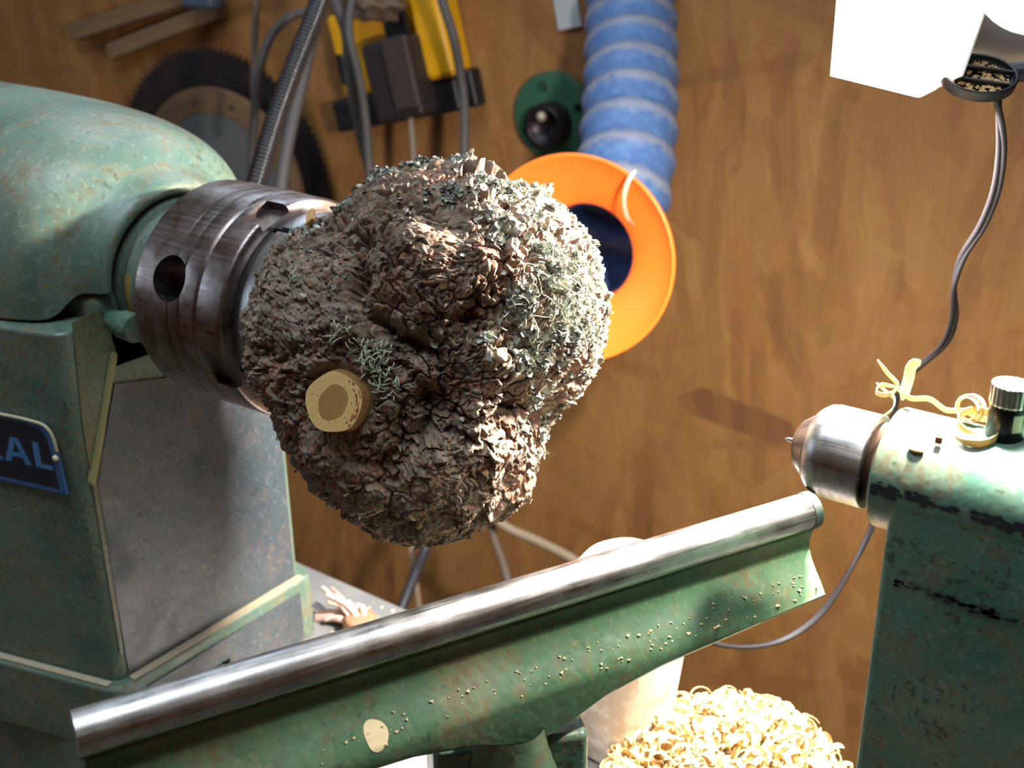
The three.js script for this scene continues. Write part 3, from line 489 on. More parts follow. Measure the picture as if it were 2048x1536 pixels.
    for (let k = 0; k < 26; k++) { const a = -0.9 + 1.9 * w(), r0 = 205 + 40 * w(); q.fillStyle = 'rgba(128,56,24,0.7)'; q.beginPath(); q.ellipse(256 + r0 * Math.cos(a), 256 + r0 * Math.sin(a), 12 + 10 * w(), 7, a + 1.57, 0, 7); q.fill(); }
    for (let k = 0; k < 9; k++) { q.fillStyle = 'rgba(40,24,12,0.85)'; q.beginPath(); const a = w() * 6.28, r0 = 150 + w() * 60; q.arc(256 + r0 * Math.cos(a), 256 + r0 * Math.sin(a), 5, 0, 7); q.fill(); }
  });
  const so = sp.clone().addScaledVector(sn, 0.0044), sm = basis(so, sx, sy, sn);
  const disc = new THREE.CircleGeometry(SR, 48), dp = disc.attributes.position; for (let i = 0; i < dp.count; i++) { const a = Math.atan2(dp.getY(i), dp.getX(i)), k = 1 + 0.05 * Math.sin(2 * a + 0.8) + 0.025 * Math.sin(5 * a); dp.setXYZ(i, dp.getX(i) * k, dp.getY(i) * k * 1.04, 0); }
  const wall = new THREE.CylinderGeometry(SR, SR * 1.16, 0.014, 48, 3, true).rotateX(Math.PI / 2).translate(0, 0, -0.007), wp = wall.attributes.position;
  for (let i = 0; i < wp.count; i++) { const a = Math.atan2(wp.getY(i), wp.getX(i)), k = 1 + 0.05 * Math.sin(2 * a + 0.8) + 0.025 * Math.sin(5 * a); wp.setXYZ(i, wp.getX(i) * k, wp.getY(i) * k * 1.04, wp.getZ(i)); }
  const stub = part('branch_stub', wall.applyMatrix4(sm), plain('#8a6232', 0.8), burl, 'sawn branch stub');
  part('cut_face', disc.applyMatrix4(sm), new THREE.MeshStandardMaterial({ map: grain, roughness: 0.7 }), stub, 'pale sawn end grain');
  const chipAt = smoothSurface(dirOf(622, 446));
  const chip = box(0, 0, 0, 0.0042, 0.0022, 0.0085, 0.0006); chip.applyMatrix4(new THREE.Matrix4().makeRotationFromEuler(new THREE.Euler(0.4, 0.7, 0.5))); chip.translate(chipAt.x, chipAt.y + 0.003, chipAt.z);
  part('wood_splinter', chip, plain('#c79a5e', 0.75), burl, 'pale splinter caught in the bark');
}

// ---------------------------------------------------------------- tool rest and banjo
const RA = V(0.1825, -0.052, 0.2227), RB = V(0.3091, -0.052, -0.0447), RD = RB.clone().sub(RA).normalize(), RO = V(-RD.z, 0, RD.x), RL = RA.distanceTo(RB);
{
  const mid = RA.clone().lerp(RB, 0.505), rest = thing('tool_rest', 'long green cast tool rest with a polished steel rod along its top', 'tool rest', V(mid.x, -0.14, mid.z));
  const M = basis(RA, RD, UP, RO);
  const rod = new THREE.CylinderGeometry(0.0078, 0.0078, RL, 48, 1).rotateZ(-Math.PI / 2).translate(RL / 2, 0, 0);
  part('steel_rod', metricUV(rod).applyMatrix4(M), brightSteel, rest, 'scratched bright steel rod');
  // green paint left along the lower front of the rod, with a ragged edge
  const NP = 240, pp = [], pi = []; const pr = 0.00798;
  for (let i = 0; i <= NP; i++) { const x = RL * i / NP, top = -0.62 + 0.10 * fbm3(x * 260, 3, 0, 3) - 0.40 * smooth(0.45, 0.75, i / NP) + 0.5 * smooth(0.9, 1, i / NP); for (let j = 0; j <= 4; j++) { const a = lerp(top, -1.35, j / 4); pp.push(x, pr * Math.sin(a), pr * Math.cos(a)); } }
  for (let i = 0; i < NP; i++) for (let j = 0; j < 4; j++) { const q = i * 5 + j; pi.push(q, q + 5, q + 1, q + 1, q + 5, q + 6); }
  const paint = new THREE.BufferGeometry(); paint.setAttribute('position', new THREE.Float32BufferAttribute(pp, 3)); paint.setIndex(pi); paint.computeVertexNormals();
  part('paint_edge', metricUV(paint).applyMatrix4(M), greenRest, rest, 'ragged edge of green paint on the rod');
  const depth = (t) => interp([[0, 0.036], [0.2, 0.038], [0.36, 0.0405], [0.44, 0.0455], [0.50, 0.0525], [0.56, 0.0525], [0.63, 0.044], [0.72, 0.039], [0.86, 0.036], [1, 0.0335]], t);
  const sect = (t) => { const b = depth(t), k = lerp(1, 0.95, smooth(0.8, 1, t)), f = (y) => -Math.min(y, b - 0.001); return [[0.0058, -0.005], [0.0040, -0.0085], [0.0030, -0.0125], [0.0034, -0.0165], [0.0056, f(0.0205)], [0.0090, f(0.0245)], [0.0125, f(0.028)], [0.0150, f(0.0312)], [0.0162, f(0.0345)], [0.0164, -b + 0.0015], [0.0156, -b], [0.0085, -b], [0.0072, -b + 0.0015], [0.006, f(0.034)], [0.001, f(0.028)], [-0.003, f(0.022)], [-0.0045, -0.014], [-0.0045, -0.008], [-0.0055, -0.005]].map(([z, y]) => [z * k, y]); };
  const NL = 120, P = [], I = [], n = 19;
  for (let i = 0; i <= NL; i++) { const t = i / NL, inset = 0; for (const [z, y] of sect(t)) P.push(lerp(0.0012, RL - 0.0012, t) + (t === 1 ? -0.006 * smooth(0.002, 0.016, -z + 0.01) * 0 : inset), y, z); }
  for (let i = 0; i < NL; i++) for (let j = 0; j < n; j++) { const a = i * n + j, b = i * n + (j + 1) % n; I.push(a, a + n, b, b, a + n, b + n); }
  const caps = [0, NL].map((i) => { const s = new THREE.Shape(); sect(i / NL).forEach(([z, y], k) => (k ? s.lineTo(-z, y) : s.moveTo(-z, y))); s.closePath(); return new THREE.ShapeGeometry(s).rotateY(Math.PI / 2).translate(lerp(0.0012, RL - 0.0012, i / NL), 0, 0); });
  let web = new THREE.BufferGeometry(); web.setAttribute('position', new THREE.Float32BufferAttribute(P, 3)); web.setIndex(I); web.computeVertexNormals();
  web = web.toNonIndexed(); web.setAttribute('uv', new THREE.Float32BufferAttribute(new Float32Array(web.attributes.position.count * 2), 2));
  part('web', metricUV(merge([web, ...caps])).applyMatrix4(M), greenRest, rest, 'concave green cast web');
  part('rod_end', new THREE.CylinderGeometry(0.0081, 0.0081, 0.004, 32).rotateZ(Math.PI / 2).translate(RL - 0.0015, 0, 0).applyMatrix4(M), plain('#27332a', 0.6), rest, 'dark painted end of the rod');
  const pb = mid.clone().addScaledVector(RO, 0.006);
  part('boss', metricUV(latheAt([[-0.034, 0.0190], [0.003, 0.0190], [0.008, 0.0182], [0.013, 0.0165], [0.020, 0.0150], [0.030, 0.0140]], V(pb.x, -0.052 - 0.078, pb.z), UP, 40)), greenRest, rest, 'round green boss on the post');
  part('post', latheAt([[0, 0.0115], [0.09, 0.0115]], V(pb.x, -0.225, pb.z), UP, 28), brightSteel, rest);
  // cream coloured blob on the lower web
  const face = [[-0.0345, 0.0162], [-0.0312, 0.0150], [-0.028, 0.0125], [-0.0245, 0.0090], [-0.0205, 0.0056]];
  { const g = new THREE.RingGeometry(0.001, 1, 40, 6), q = g.attributes.position; for (let i = 0; i < q.count; i++) { const x = q.getX(i), y = q.getY(i), a = Math.atan2(y, x), k = 1 + 0.08 * Math.sin(3 * a + 1), yy = -0.0282 + y * 0.0044 * k; q.setXYZ(i, 0.318 * RL + x * 0.0042 * k, yy, interp(face, yy) + 0.00025); } g.computeVertexNormals(); part('cream_spot', g.applyMatrix4(M), plain('#d8c49a', 0.7), rest, 'oval cream coloured spot'); }

  // crumbs of wood lying on the web
  const cr = [];
  for (let k = 0; k < 130; k++) { const t = Math.pow(rnd(), 0.6), sz = rr(0.0003, 0.0010), p = RA.clone().addScaledVector(RD, RL * lerp(0.12, 0.985, t)), q = rr(0, 1), z = lerp(0.0085, 0.0155, q), y = -lerp(0.0236, 0.0315, q); p.addScaledVector(RO, z + 0.0001).add(V(0, y + 0.0001, 0)); const b = new THREE.TetrahedronGeometry(sz).scale(rr(0.6, 1.8), 0.5, rr(0.6, 1.4)).rotateY(rr(0, 6)); cr.push(b.translate(p.x, p.y, p.z)); }
  solo('wood_crumbs', 'pale wood crumbs scattered on the green tool rest', 'crumbs', merge(cr), plain('#c8ab7c', 0.85), RA.clone().lerp(RB, 0.6), null, 'stuff');

  const banjo = thing('banjo', 'worn green cast banjo block clamping the tool rest post', 'banjo', V(0.24, BED_Y, 0.08));
  const BX = V(0.682, 0, -0.731), BZ = V(0.731, 0, 0.682), BM = basis(V(0.243, -0.128, 0.081), BX, UP, BZ);
  const blk = metricUV(box(0, 0, 0, 0.060, 0.040, 0.032, 0.003)).applyMatrix4(BM);
  part('block', blk, paintMaterial({ seed: 91, base: rgb(64, 104, 84), base2: rgb(78, 114, 96), dust: rgb(110, 108, 90), dusty: 0.4, rust: rgb(110, 84, 52), rusty: 0.4, spot: rgb(180, 176, 120), spotty: 0.4, chips: 0.6, rough: 0.3, coat: 0.5 }), banjo, 'worn green block');
  part('stem', metricUV(box(-0.004, -0.077, -0.002, 0.044, 0.114, 0.026, 0.003)).applyMatrix4(BM), greenDark, banjo);
}

// ---------------------------------------------------------------- tailstock with its live centre
{
  const tail = thing('tailstock', 'green cast lathe tailstock with black grease streaks and a locking knob', 'lathe tailstock', V(0.44, BED_Y, 0));
  const R = 0.0218, x0 = 0.3535, x1 = 0.56;
  const u = (rad, bottom) => { const s = new THREE.Shape(); s.moveTo(-rad, bottom); s.lineTo(rad, bottom); s.lineTo(rad, 0); s.absarc(0, 0, rad, 0, Math.PI, false); s.closePath(); return s; };
  const ext = (sh, a, b, bev) => { const g = new THREE.ExtrudeGeometry(sh, { depth: b - a - 2 * bev, bevelEnabled: true, bevelThickness: bev, bevelSize: bev, bevelOffset: -bev, bevelSegments: 3, curveSegments: 40 }); return g.rotateY(Math.PI / 2).translate(a + bev, 0, 0); };
  part('barrel', metricUV(latheX([[x0, 0], [x0, R - 0.0012], [x0 + 0.0004, R - 0.0004], [x0 + 0.0012, R], [x1 - 0.001, R], [x1, R - 0.001], [x1, 0]], 96)), greenDark, tail, 'round green barrel');
  part('column', metricUV(ext(u(R - 0.0004, BED_Y + 0.02), 0.3615, x1 - 0.02, 0.0022)), greenDark, tail, 'flat green column');
  part('foot', metricUV(box(0.455, BED_Y + 0.012, 0, 0.21, 0.024, 0.12, 0.004)), greenDark, tail);
  // greasy black streaks along the side: ragged flat stains
  const streak = (xa, xb, yc, half, sd, z) => {
    const out = []; // many small smears, dense along the line, each wrapped on the surface
    for (let k = 0; k < 420; k++) {
      const x = lerp(xa, xb, rnd()), dens = 0.55 + 0.9 * fbm3(x * 60, sd, 0, 3); if (rnd() > dens) continue;
      const y = yc + half * (rnd() + rnd() + rnd() - 1.4) * 0.95, rx = rr(0.0006, 0.0026), ry = rr(0.0003, 0.0011), P = [x, y, z(y)], I = [], n = 9;
      for (let q = 0; q < n; q++) { const a = 2 * Math.PI * q / n, m = rr(0.6, 1.2), yy = y + ry * m * Math.sin(a); P.push(Math.max(xa, x + rx * m * Math.cos(a)), yy, z(yy)); I.push(0, 1 + q, 1 + (q + 1) % n); }
      const g = new THREE.BufferGeometry(); g.setAttribute('position', new THREE.Float32BufferAttribute(P, 3)); g.setIndex(I); g.computeVertexNormals(); out.push(g);
    }
    return merge(out);
  };
  const side = (y) => (y > 0 ? Math.sqrt(R * R - y * y) : R) + 0.00025;
  const grime = plain('#1e2324', 0.6);
  part('grease_streak', streak(0.3548, 0.47, 0.0015, 0.0022, 3, side), grime, tail, 'black grease streak');
  part('grease_streak', streak(0.367, 0.47, -0.0315, 0.0016, 8, side), grime, tail, 'black grease streak');
  part('quill', latheX([[0.345, 0.014], [0.36, 0.014]], 40), blackSteel, tail, 'dark quill');
  const kx = 0.3895, kb = V(kx, R - 0.001, -0.001);
  const knob = part('lock_knob', latheAt([[0, 0], [0, 0.0062], [0.012, 0.0060], [0.0125, 0.0055], [0.0125, 0]], kb, UP, 30), blackSteel, tail, 'dark steel knob with a cream paint blotch');
  const ks = new THREE.Shape(); for (let i = 0; i <= 96; i++) { const a = 2 * Math.PI * i / 96, q = 0.0058 + (i % 4 < 2 ? 0.0003 : -0.0002); i ? ks.lineTo(q * Math.cos(a), q * Math.sin(a)) : ks.moveTo(q * Math.cos(a), q * Math.sin(a)); }
  part('knurled_cap', new THREE.ExtrudeGeometry(ks, { depth: 0.006, bevelEnabled: true, bevelThickness: 0.0006, bevelSize: 0.0004, bevelSegments: 2 }).rotateX(-Math.PI / 2).translate(kb.x, kb.y + 0.013, kb.z), brightSteel, knob, 'knurled steel cap');
  const bl = latheX([[0, 0.006], [0, 0.0061]], 4); const blotch = new THREE.CylinderGeometry(0.00618, 0.00622, 0.006, 8, 1, true, 0.55, 0.55).translate(kb.x, kb.y + 0.0075, kb.z); part('paint_blotch', blotch, plain('#cfc9a8', 0.6), knob, 'cream paint blotch');

  const live = thing('live_center', 'bright turned steel live center with a sharp point in the tailstock', 'live center', V(0.335, -0.018, 0));
  part('point', latheX([[0.3138, 0.0001], [0.3152, 0.0007], [0.3185, 0.0012], [0.3188, 0.002], [0.3195, 0.0045]], 32), brightSteel, live, 'sharp steel point');
  part('nose', latheX([[0.3186, 0.0], [0.3190, 0.0062], [0.3205, 0.0088], [0.3235, 0.0112], [0.3255, 0.0126], [0.326, 0.013]], 48), chuckSteel, live, 'dark rounded nose');
  part('body', metricUV(cut(latheX([[0.3256, 0.0], [0.3256, 0.0135], [0.3268, 0.0148], [0.3292, 0.0166], [0.332, 0.0172], [0.3335, 0.0172], [0.3338, 0.01695], [0.3341, 0.0172], [0.3372, 0.0172], [0.3374, 0.01702], [0.3377, 0.0172], [0.3412, 0.0172], [0.3414, 0.017], [0.3418, 0.0172], [0.3446, 0.0172], [0.3448, 0.01704], [0.3451, 0.0172], [0.3478, 0.0172], [0.3486, 0.0166], [0.3486, 0]], 72), latheAt([[-0.006, 0], [-0.006, 0.0021], [0.006, 0.0021], [0.006, 0]], V(0.3305, -0.0110, 0.0130), V(0, -0.65, 0.76), 16))), brightSteel, live, 'ringed bright steel body');
  part('collar', latheX([[0.3484, 0], [0.3484, 0.0150], [0.3515, 0.0150], [0.3515, 0.0163], [0.3536, 0.0163], [0.3536, 0]], 56), plain('#4a3526', 0.45, { metalness: 0.5 }), live, 'brown rusty collar');
}

// ---------------------------------------------------------------- shavings
const shaveMat = new THREE.MeshPhysicalMaterial({ color: '#e6c88e', roughness: 0.75, transmission: 0.15, thickness: 0 });
function ribbon(fn, width, seg, up) {                                     // a thin curled strip with real thickness
  const P = [], I = [], th = 0.00018; let prev = null;
  for (let i = 0; i <= seg; i++) {
    const t = i / seg, p = fn(t), q = fn(Math.min(1, t + 0.01)).sub(fn(Math.max(0, t - 0.01))).normalize(); let w = (typeof up === 'function' ? up(t) : up).clone(); w.addScaledVector(q, -w.dot(q)).normalize(); const nn = q.clone().cross(w).multiplyScalar(th), wd = width * Math.min(1, 0.25 + 6 * Math.min(t, 1 - t));
    for (const [a, b] of [[-1, -1], [1, -1], [1, 1], [-1, 1]]) { const v = p.clone().addScaledVector(w, a * wd / 2).addScaledVector(nn, b); P.push(v.x, v.y, v.z); }
  }
  for (let i = 0; i < seg; i++) for (let j = 0; j < 4; j++) { const a = 4 * i + j, b = 4 * i + (j + 1) % 4; I.push(a, a + 4, b, b, a + 4, b + 4); }
  const e = 4 * seg; I.push(0, 1, 2, 0, 2, 3, e, e + 2, e + 1, e, e + 3, e + 2);
  const g = new THREE.BufferGeometry(); g.setAttribute('position', new THREE.Float32BufferAttribute(P, 3)); g.setIndex(I); g.computeVertexNormals(); return g;
}
{
  const grp = 'wood shavings lying on the tailstock';
  const path = (pts) => { const c = new THREE.CatmullRomCurve3(pts); return (t) => c.getPoint(t); };
  const top = (x, z, lift = 0) => V(x, Math.sqrt(Math.max(0.0218 ** 2 - z * z, 0)) + lift, z);
  // long wavy strip lying along the barrel
  solo('wood_shaving', 'long wavy pale shaving lying along the tailstock barrel', 'shaving', ribbon(path([top(0.352, -0.004, 0.006), top(0.357, -0.003, 0.0045), top(0.363, -0.004, 0.0055), top(0.369, -0.004, 0.003), top(0.375, -0.005, 0.004), top(0.380, -0.006, 0.0025), top(0.385, -0.010, 0.003)]), 0.0032, 60, V(0.2, 0.75, 0.6)), shaveMat, top(0.368, -0.004), grp);
  const coil = (c, r, turns, ax, drift, ph = 0) => { const a = ax.clone().normalize(), u = a.clone().cross(Math.abs(a.y) < 0.9 ? UP : V(1, 0, 0)).normalize(), v = a.clone().cross(u); return (t) => c.clone().addScaledVector(u, r * (1 - 0.35 * t) * Math.cos(ph + t * turns * 6.283)).addScaledVector(v, r * (1 - 0.35 * t) * Math.sin(ph + t * turns * 6.283)).addScaledVector(a, drift * (t - 0.5)); };
  const c1 = top(0.3765, -0.004, 0.0058);
  solo('wood_shaving', 'tightly coiled shaving standing on the tailstock barrel', 'shaving', ribbon(coil(c1, 0.0052, 1.9, V(-0.2, 0.25, 1), 0.004), 0.0026, 70, V(-0.2, 0.25, 1)), shaveMat, c1, grp);
  const c2 = top(0.3815, 0.003, 0.0034);
  solo('wood_shaving', 'broad loop of shaving lying beside the lock knob', 'shaving', ribbon(coil(c2, 0.0085, 1.15, V(0.05, 1, 0.35), 0.003, 2.4), 0.0032, 60, V(0.05, 1, 0.35)), shaveMat, c2, grp);
  solo('wood_shaving', 'short curled shaving hanging over the end of the barrel', 'shaving', ribbon(path([V(0.3435, 0.0275, -0.006), V(0.3475, 0.0262, -0.004), V(0.3525, 0.0262, 0.001), V(0.354, 0.0245, 0.0065), V(0.3515, 0.0215, 0.0105), V(0.3505, 0.0175, 0.0135)]), 0.0022, 40, V(0.3, 0.6, 0.7)), shaveMat, V(0.351, 0.025, 0.002), grp);
  solo('wood_shaving', 'looped shaving with one stiff end pointing at the live center', 'shaving', ribbon(path([V(0.3415, 0.0345, -0.010), V(0.346, 0.0315, -0.008), V(0.3515, 0.0285, -0.005), V(0.3495, 0.0265, 0.0), V(0.3455, 0.0262, -0.001), V(0.3455, 0.0278, -0.004), V(0.352, 0.0278, -0.006)]), 0.0018, 50, V(0.2, 0.9, 0.3)), shaveMat, V(0.348, 0.028, -0.005), grp);
  solo('wood_shaving', 'flat torn flake of wood standing upright on the barrel', 'shaving', ribbon(path([V(0.3525, 0.0225, -0.008), V(0.3535, 0.0300, -0.009), V(0.3545, 0.0360, -0.008), V(0.357, 0.0385, -0.008)]), 0.0036, 16, V(1, -0.1, -0.4)), plain('#efe0bc', 0.8), V(0.353, 0.026, -0.008), grp);
  solo('bark_crumb', 'small red brown crumb of bark on the barrel', 'crumb', box(0.3725, 0.0206, 0.0125, 0.0022, 0.0026, 0.0018, 0.0004).translate(0, 0, 0), plain('#7c3c1c', 0.8), V(0.3725, 0.0195, 0.0125));
  solo('wood_crumb', 'small yellow lump of sawdust on the barrel front', 'crumb', new THREE.IcosahedronGeometry(0.0017, 1).scale(1.6, 0.6, 0.9).translate(0.3665, 0.0165, 0.0155), plain('#cdb470', 0.9), V(0.3665, 0.0158, 0.0155));

  // heap on the bed
  const pc = V(0.266, BED_Y + 0.005, -0.086), list = [];
  for (let k = 0; k < 900; k++) {
    const a = rr(0, 6.283), q = Math.sqrt(rnd()), rad = 0.066 * q, H = 0.040 * Math.pow(Math.max(0, 1 - q * q), 0.8) + 0.004, y = H * (rnd() < 0.6 ? rr(0.75, 1.06) : rnd());
    const c = pc.clone().add(V(rad * Math.cos(a), y, rad * Math.sin(a))), ax = V(rr(-1, 1), rr(-0.6, 1), rr(-1, 1));
    list.push(ribbon(coil(c, rr(0.0026, 0.0080), rr(0.6, 1.8), ax, rr(0.002, 0.010), rr(0, 6)), rr(0.0014, 0.0034), 20, ax.clone()));
  }
  solo('shavings_heap', 'heap of curly pale wood shavings on the lathe bed', 'shavings', merge(list), shaveMat, pc, null, 'stuff');
  const dust = []; for (let k = 0; k < 500; k++) { const x = rr(-0.02, 0.2), z = rr(-0.12, -0.03); const near = k < 200; const b = new THREE.TetrahedronGeometry(rr(0.0006, 0.0018)).scale(rr(0.6, 2), 0.5, rr(0.6, 1.5)).rotateY(rr(0, 6)); dust.push(b.translate(near ? rr(-0.02, 0.015) : x, BED_Y + 0.0004, near ? rr(-0.075, -0.03) : z)); }
  solo('sawdust', 'pale sawdust scattered over the steel bed', 'sawdust', merge(dust), plain('#d9c4a4', 0.9), V(0.1, BED_Y, -0.07), null, 'stuff');
}

// ---------------------------------------------------------------- things standing on the bed behind the rest
{
  const b = onPlane(1243, 1478, UP, BED_Y);
  const tub = thing('white_tub', 'dusty white tapered plastic tub with a domed top behind the tool rest', 'tub', b);
  const dusty = new THREE.MeshStandardMaterial({ map: dataTexture(512, (u, v) => mix3(rgb(226, 220, 216), rgb(190, 172, 158), 0.8 * smooth(0.45, 0.7, fbm2(u, v, 10, 400, 5))), true, 0.12), roughness: 0.6 });
  part('tub_body', metricUV(latheAt([[0.0, 0], [0.0, 0.0245], [0.002, 0.0262], [0.090, 0.0338], [0.091, 0.0350], [0.095, 0.0350], [0.0955, 0.0335]], b, UP, 64)), dusty, tub);
  part('tub_lid', latheAt([[0.0952, 0.0338], [0.102, 0.0330], [0.110, 0.0298], [0.118, 0.0238], [0.123, 0.0160], [0.1255, 0.0075], [0.126, 0]], b, UP, 56), plain('#e9e4de', 0.5), tub, 'smooth domed white lid');
  part('seam', tube([V(b.x + 0.0208, b.y + 0.012, b.z - 0.0176), V(b.x + 0.0266, b.y + 0.076, b.z - 0.0222)], 0.0011, 4, 8), plain('#e2dcd2', 0.6), tub);

  const f = onPlane(722, 1262, UP, BED_Y);
  const brush = thing('bench_brush', 'bench brush with splayed pale pink bristles standing by the headstock', 'brush', f);
  part('ferrule', latheAt([[0, 0], [0, 0.012], [0.010, 0.011], [0.012, 0.008], [0.012, 0]], f, UP, 24), plain('#9c7256', 0.6), brush);
  const tips = [[646, 1176], [664, 1178], [655, 1190], [640, 1222], [626, 1252], [652, 1240], [690, 1206], [706, 1208], [724, 1214], [742, 1226], [756, 1240], [676, 1215], [634, 1240], [651, 1182], [670, 1194], [632, 1232], [646, 1246], [698, 1204], [715, 1210], [733, 1219], [749, 1233], [684, 1212], [642, 1230], [660, 1205]];
  const pale = [plain('#c9a8a0', 0.8), plain('#b8958a', 0.8), plain('#d2b4a6', 0.8)];
  tips.forEach(([px, py], k) => { const t = at(px, py, 0.795 + 0.008 * Math.sin(k * 2.1)), o = f.clone().add(V(0.004 * Math.sin(k), 0.006, 0.004 * Math.cos(k))), m = o.clone().lerp(t, 0.55).add(V(0, 0.003, 0)); part('bristle_bundle', cable([o, m, t], 0.0015 + 0.0005 * Math.sin(k * 3.3), 14), pale[k % 3], brush); });
}

// ---------------------------------------------------------------- dust hose and orange funnel
{
  const fa = THREE.MathUtils.degToRad(14), n = V(Math.sin(fa) * 0.985, 0.10, Math.cos(fa) * 0.985).normalize(), c = at(1146, 519, 0.93);
  const fun = thing('dust_funnel', 'round orange plastic dust funnel on the end of the blue hose', 'funnel', c.clone());
  const orange = plain('#f47c2a', 0.38);
  const prof = [[0.002, 0.0795], [0.0035, 0.0808], [0.002, 0.0822], [-0.002, 0.0815], [-0.010, 0.076], [-0.022, 0.060], [-0.034, 0.0455], [-0.05, 0.0425]], inner = [[0.002, 0.0795], [-0.004, 0.0745], [-0.010, 0.066], [-0.018, 0.053], [-0.0255, 0.0415], [-0.03, 0.0395], [-0.051, 0.0385], [-0.05, 0.0425]];
  part('flared_mouth', mergeGeometries([latheAt(prof, c, n, 72), latheAt(inner, c, n, 72)]), orange, fun);
  const start = c.clone().addScaledVector(n, -0.036);
  const pts = [start, c.clone().addScaledVector(n, -0.062), at(1208, 492, 1.012), at(1240, 400, 1.03), at(1256, 285, 1.052), at(1262, 160, 1.083), at(1262, 40, 1.112), at(1258, -80, 1.125), at(1250, -220, 1.115), at(1240, -380, 1.09)];
  const crv = new THREE.CatmullRomCurve3(pts), NS = 900, NR = 56, fr = crv.computeFrenetFrames(NS, false), len = crv.getLength(), pitch = 0.0315, P = [], C = [], I = [];
  for (let i = 0; i <= NS; i++) {
    const t = i / NS, p = crv.getPointAt(t), N = fr.normals[i], B = fr.binormals[i], s = t * len / pitch;
    for (let j = 0; j <= NR; j++) {
      const a = 2 * Math.PI * j / NR, ph = s - Math.floor(s), w = Math.pow(0.5 + 0.5 * Math.cos(2 * Math.PI * (ph - 0.5)), 2.2), r = 0.0405 + 0.0034 * w;
      const v = p.clone().addScaledVector(N, r * Math.cos(a)).addScaledVector(B, r * Math.sin(a)); P.push(v.x, v.y, v.z);
      const d = fbm3(v.x * 90, v.y * 90, v.z * 90, 4), e = fbm3(v.x * 300, v.y * 300, v.z * 300, 2); let k = mix3([0.05, 0.12, 0.32], [0.08, 0.19, 0.42], 0.5 + d);
      k = mix3(k, [0.27, 0.25, 0.24], clamp(0.75 * smooth(0.25, 0.95, w + 0.6 * d + 0.5 * e)) * 0.75 + 0.06); C.push(...k);
    }
  }
  for (let i = 0; i < NS; i++) for (let j = 0; j < NR; j++) { const q = i * (NR + 1) + j; I.push(q, q + 1, q + NR + 1, q + 1, q + NR + 2, q + NR + 1); }
  const g = new THREE.BufferGeometry(); g.setAttribute('position', new THREE.Float32BufferAttribute(P, 3)); g.setAttribute('color', new THREE.Float32BufferAttribute(C, 3)); g.setIndex(I); g.computeVertexNormals();
  solo('dust_hose', 'blue ribbed dust collection hose with dusty ridges hanging by the wall', 'hose', g, new THREE.MeshStandardMaterial({ vertexColors: true, roughness: 0.5 }), pts[6].clone());
  // curled shaving stuck on the rim
  const q = [[1272, 340, 0.008], [1258, 360, 0.007], [1249, 390, 0.004], [1250, 418, 0.0], [1258, 440, -0.002], [1268, 448, -0.002]].map(([x, y, o]) => onPlane(x, y, n, n.dot(c) + o)), sc = new THREE.CatmullRomCurve3(q);
  solo('wood_shaving', 'thin white shaving stuck to the rim of the orange funnel', 'shaving', ribbon((t) => sc.getPoint(t), 0.004, 40, V(0.8, -0.1, 0.2)), plain('#efdcc0', 0.8), q[0].clone());
}

// ---------------------------------------------------------------- things hung on the plywood wall
const wallFrame = (p) => basis(p, WU, UP, WN);
{
  const bc = onWall(447, 373, 0.012), blade = thing('saw_blade', 'large dark rusty circular saw blade with fine teeth hanging on the wall', 'saw blade', bc.clone());
  const R = 0.166, T = 110, s = new THREE.Shape(); for (let i = 0; i < T; i++) { const a = 2 * Math.PI * i / T, b = 2 * Math.PI * (i + 0.45) / T, r1 = R, r0 = R - 0.0065; for (const [r, q] of [[r0, a], [r1, b], [r0 + 0.001, b + 0.012]]) { const x = r * Math.cos(q), y = r * Math.sin(q); i || r !== r0 || q !== a ? s.lineTo(x, y) : s.moveTo(x, y); } } s.closePath();
  const h = new THREE.Path(); h.absarc(0, 0, 0.0125, 0, Math.PI * 2, true); s.holes.push(h);
  const rust = new THREE.MeshStandardMaterial({ map: dataTexture(512, (u, v) => mix3(mix3(rgb(36, 32, 36), rgb(48, 42, 42), fbm2(u, v, 5, 500)), rgb(66, 52, 42), 0.6 * smooth(0.5, 0.7, fbm2(u, v, 9, 510))), true, 0.3), roughness: 0.5, metalness: 0.5 });
  part('toothed_disc', metricUV(new THREE.ExtrudeGeometry(s, { depth: 0.0025, bevelEnabled: false })).applyMatrix4(wallFrame(bc)), rust, blade);
  const dc = onWall(450, 380, 0.030), disc = thing('round_backing_disc', 'tan rimmed round disc with a grey centre hung over the saw blade', 'disc', dc.clone());
  part('rim', latheAt([[0, 0], [0, 0.121], [0.003, 0.1225], [0.009, 0.1225], [0.011, 0.121], [0.011, 0.094], [0.009, 0.093], [0.009, 0]], dc, WN, 72), new THREE.MeshStandardMaterial({ map: dataTexture(256, (u, v) => mix3(rgb(112, 86, 60), rgb(84, 62, 46), smooth(0.4, 0.7, fbm2(u, v, 8, 520))), true, 1), roughness: 0.75 }), disc, 'tan wooden rim');
  part('centre', latheAt([[0.0088, 0.093], [0.0104, 0.092], [0.0104, 0]], dc, WN, 56), plain('#585b5a', 0.6), disc, 'grey centre');
  for (let k = 0; k < 12; k++) { const a = 2 * Math.PI * (k + 0.4) / 12, p = dc.clone().addScaledVector(WU, 0.107 * Math.cos(a)).addScaledVector(UP, 0.107 * Math.sin(a)).addScaledVector(WN, 0.0105); part('screw', latheAt([[0, 0.0045], [0.0012, 0.004], [0.0012, 0]], p, WN, 14), plain('#4a3828', 0.6), disc); }
  for (const [a, ht] of [[bc, 0.012]]) part('hook', new THREE.CylinderGeometry(0.006, 0.006, 0.024, 16).rotateX(Math.PI / 2).applyMatrix4(wallFrame(a.clone().addScaledVector(WN, 0.0))), blackSteel, blade);
}
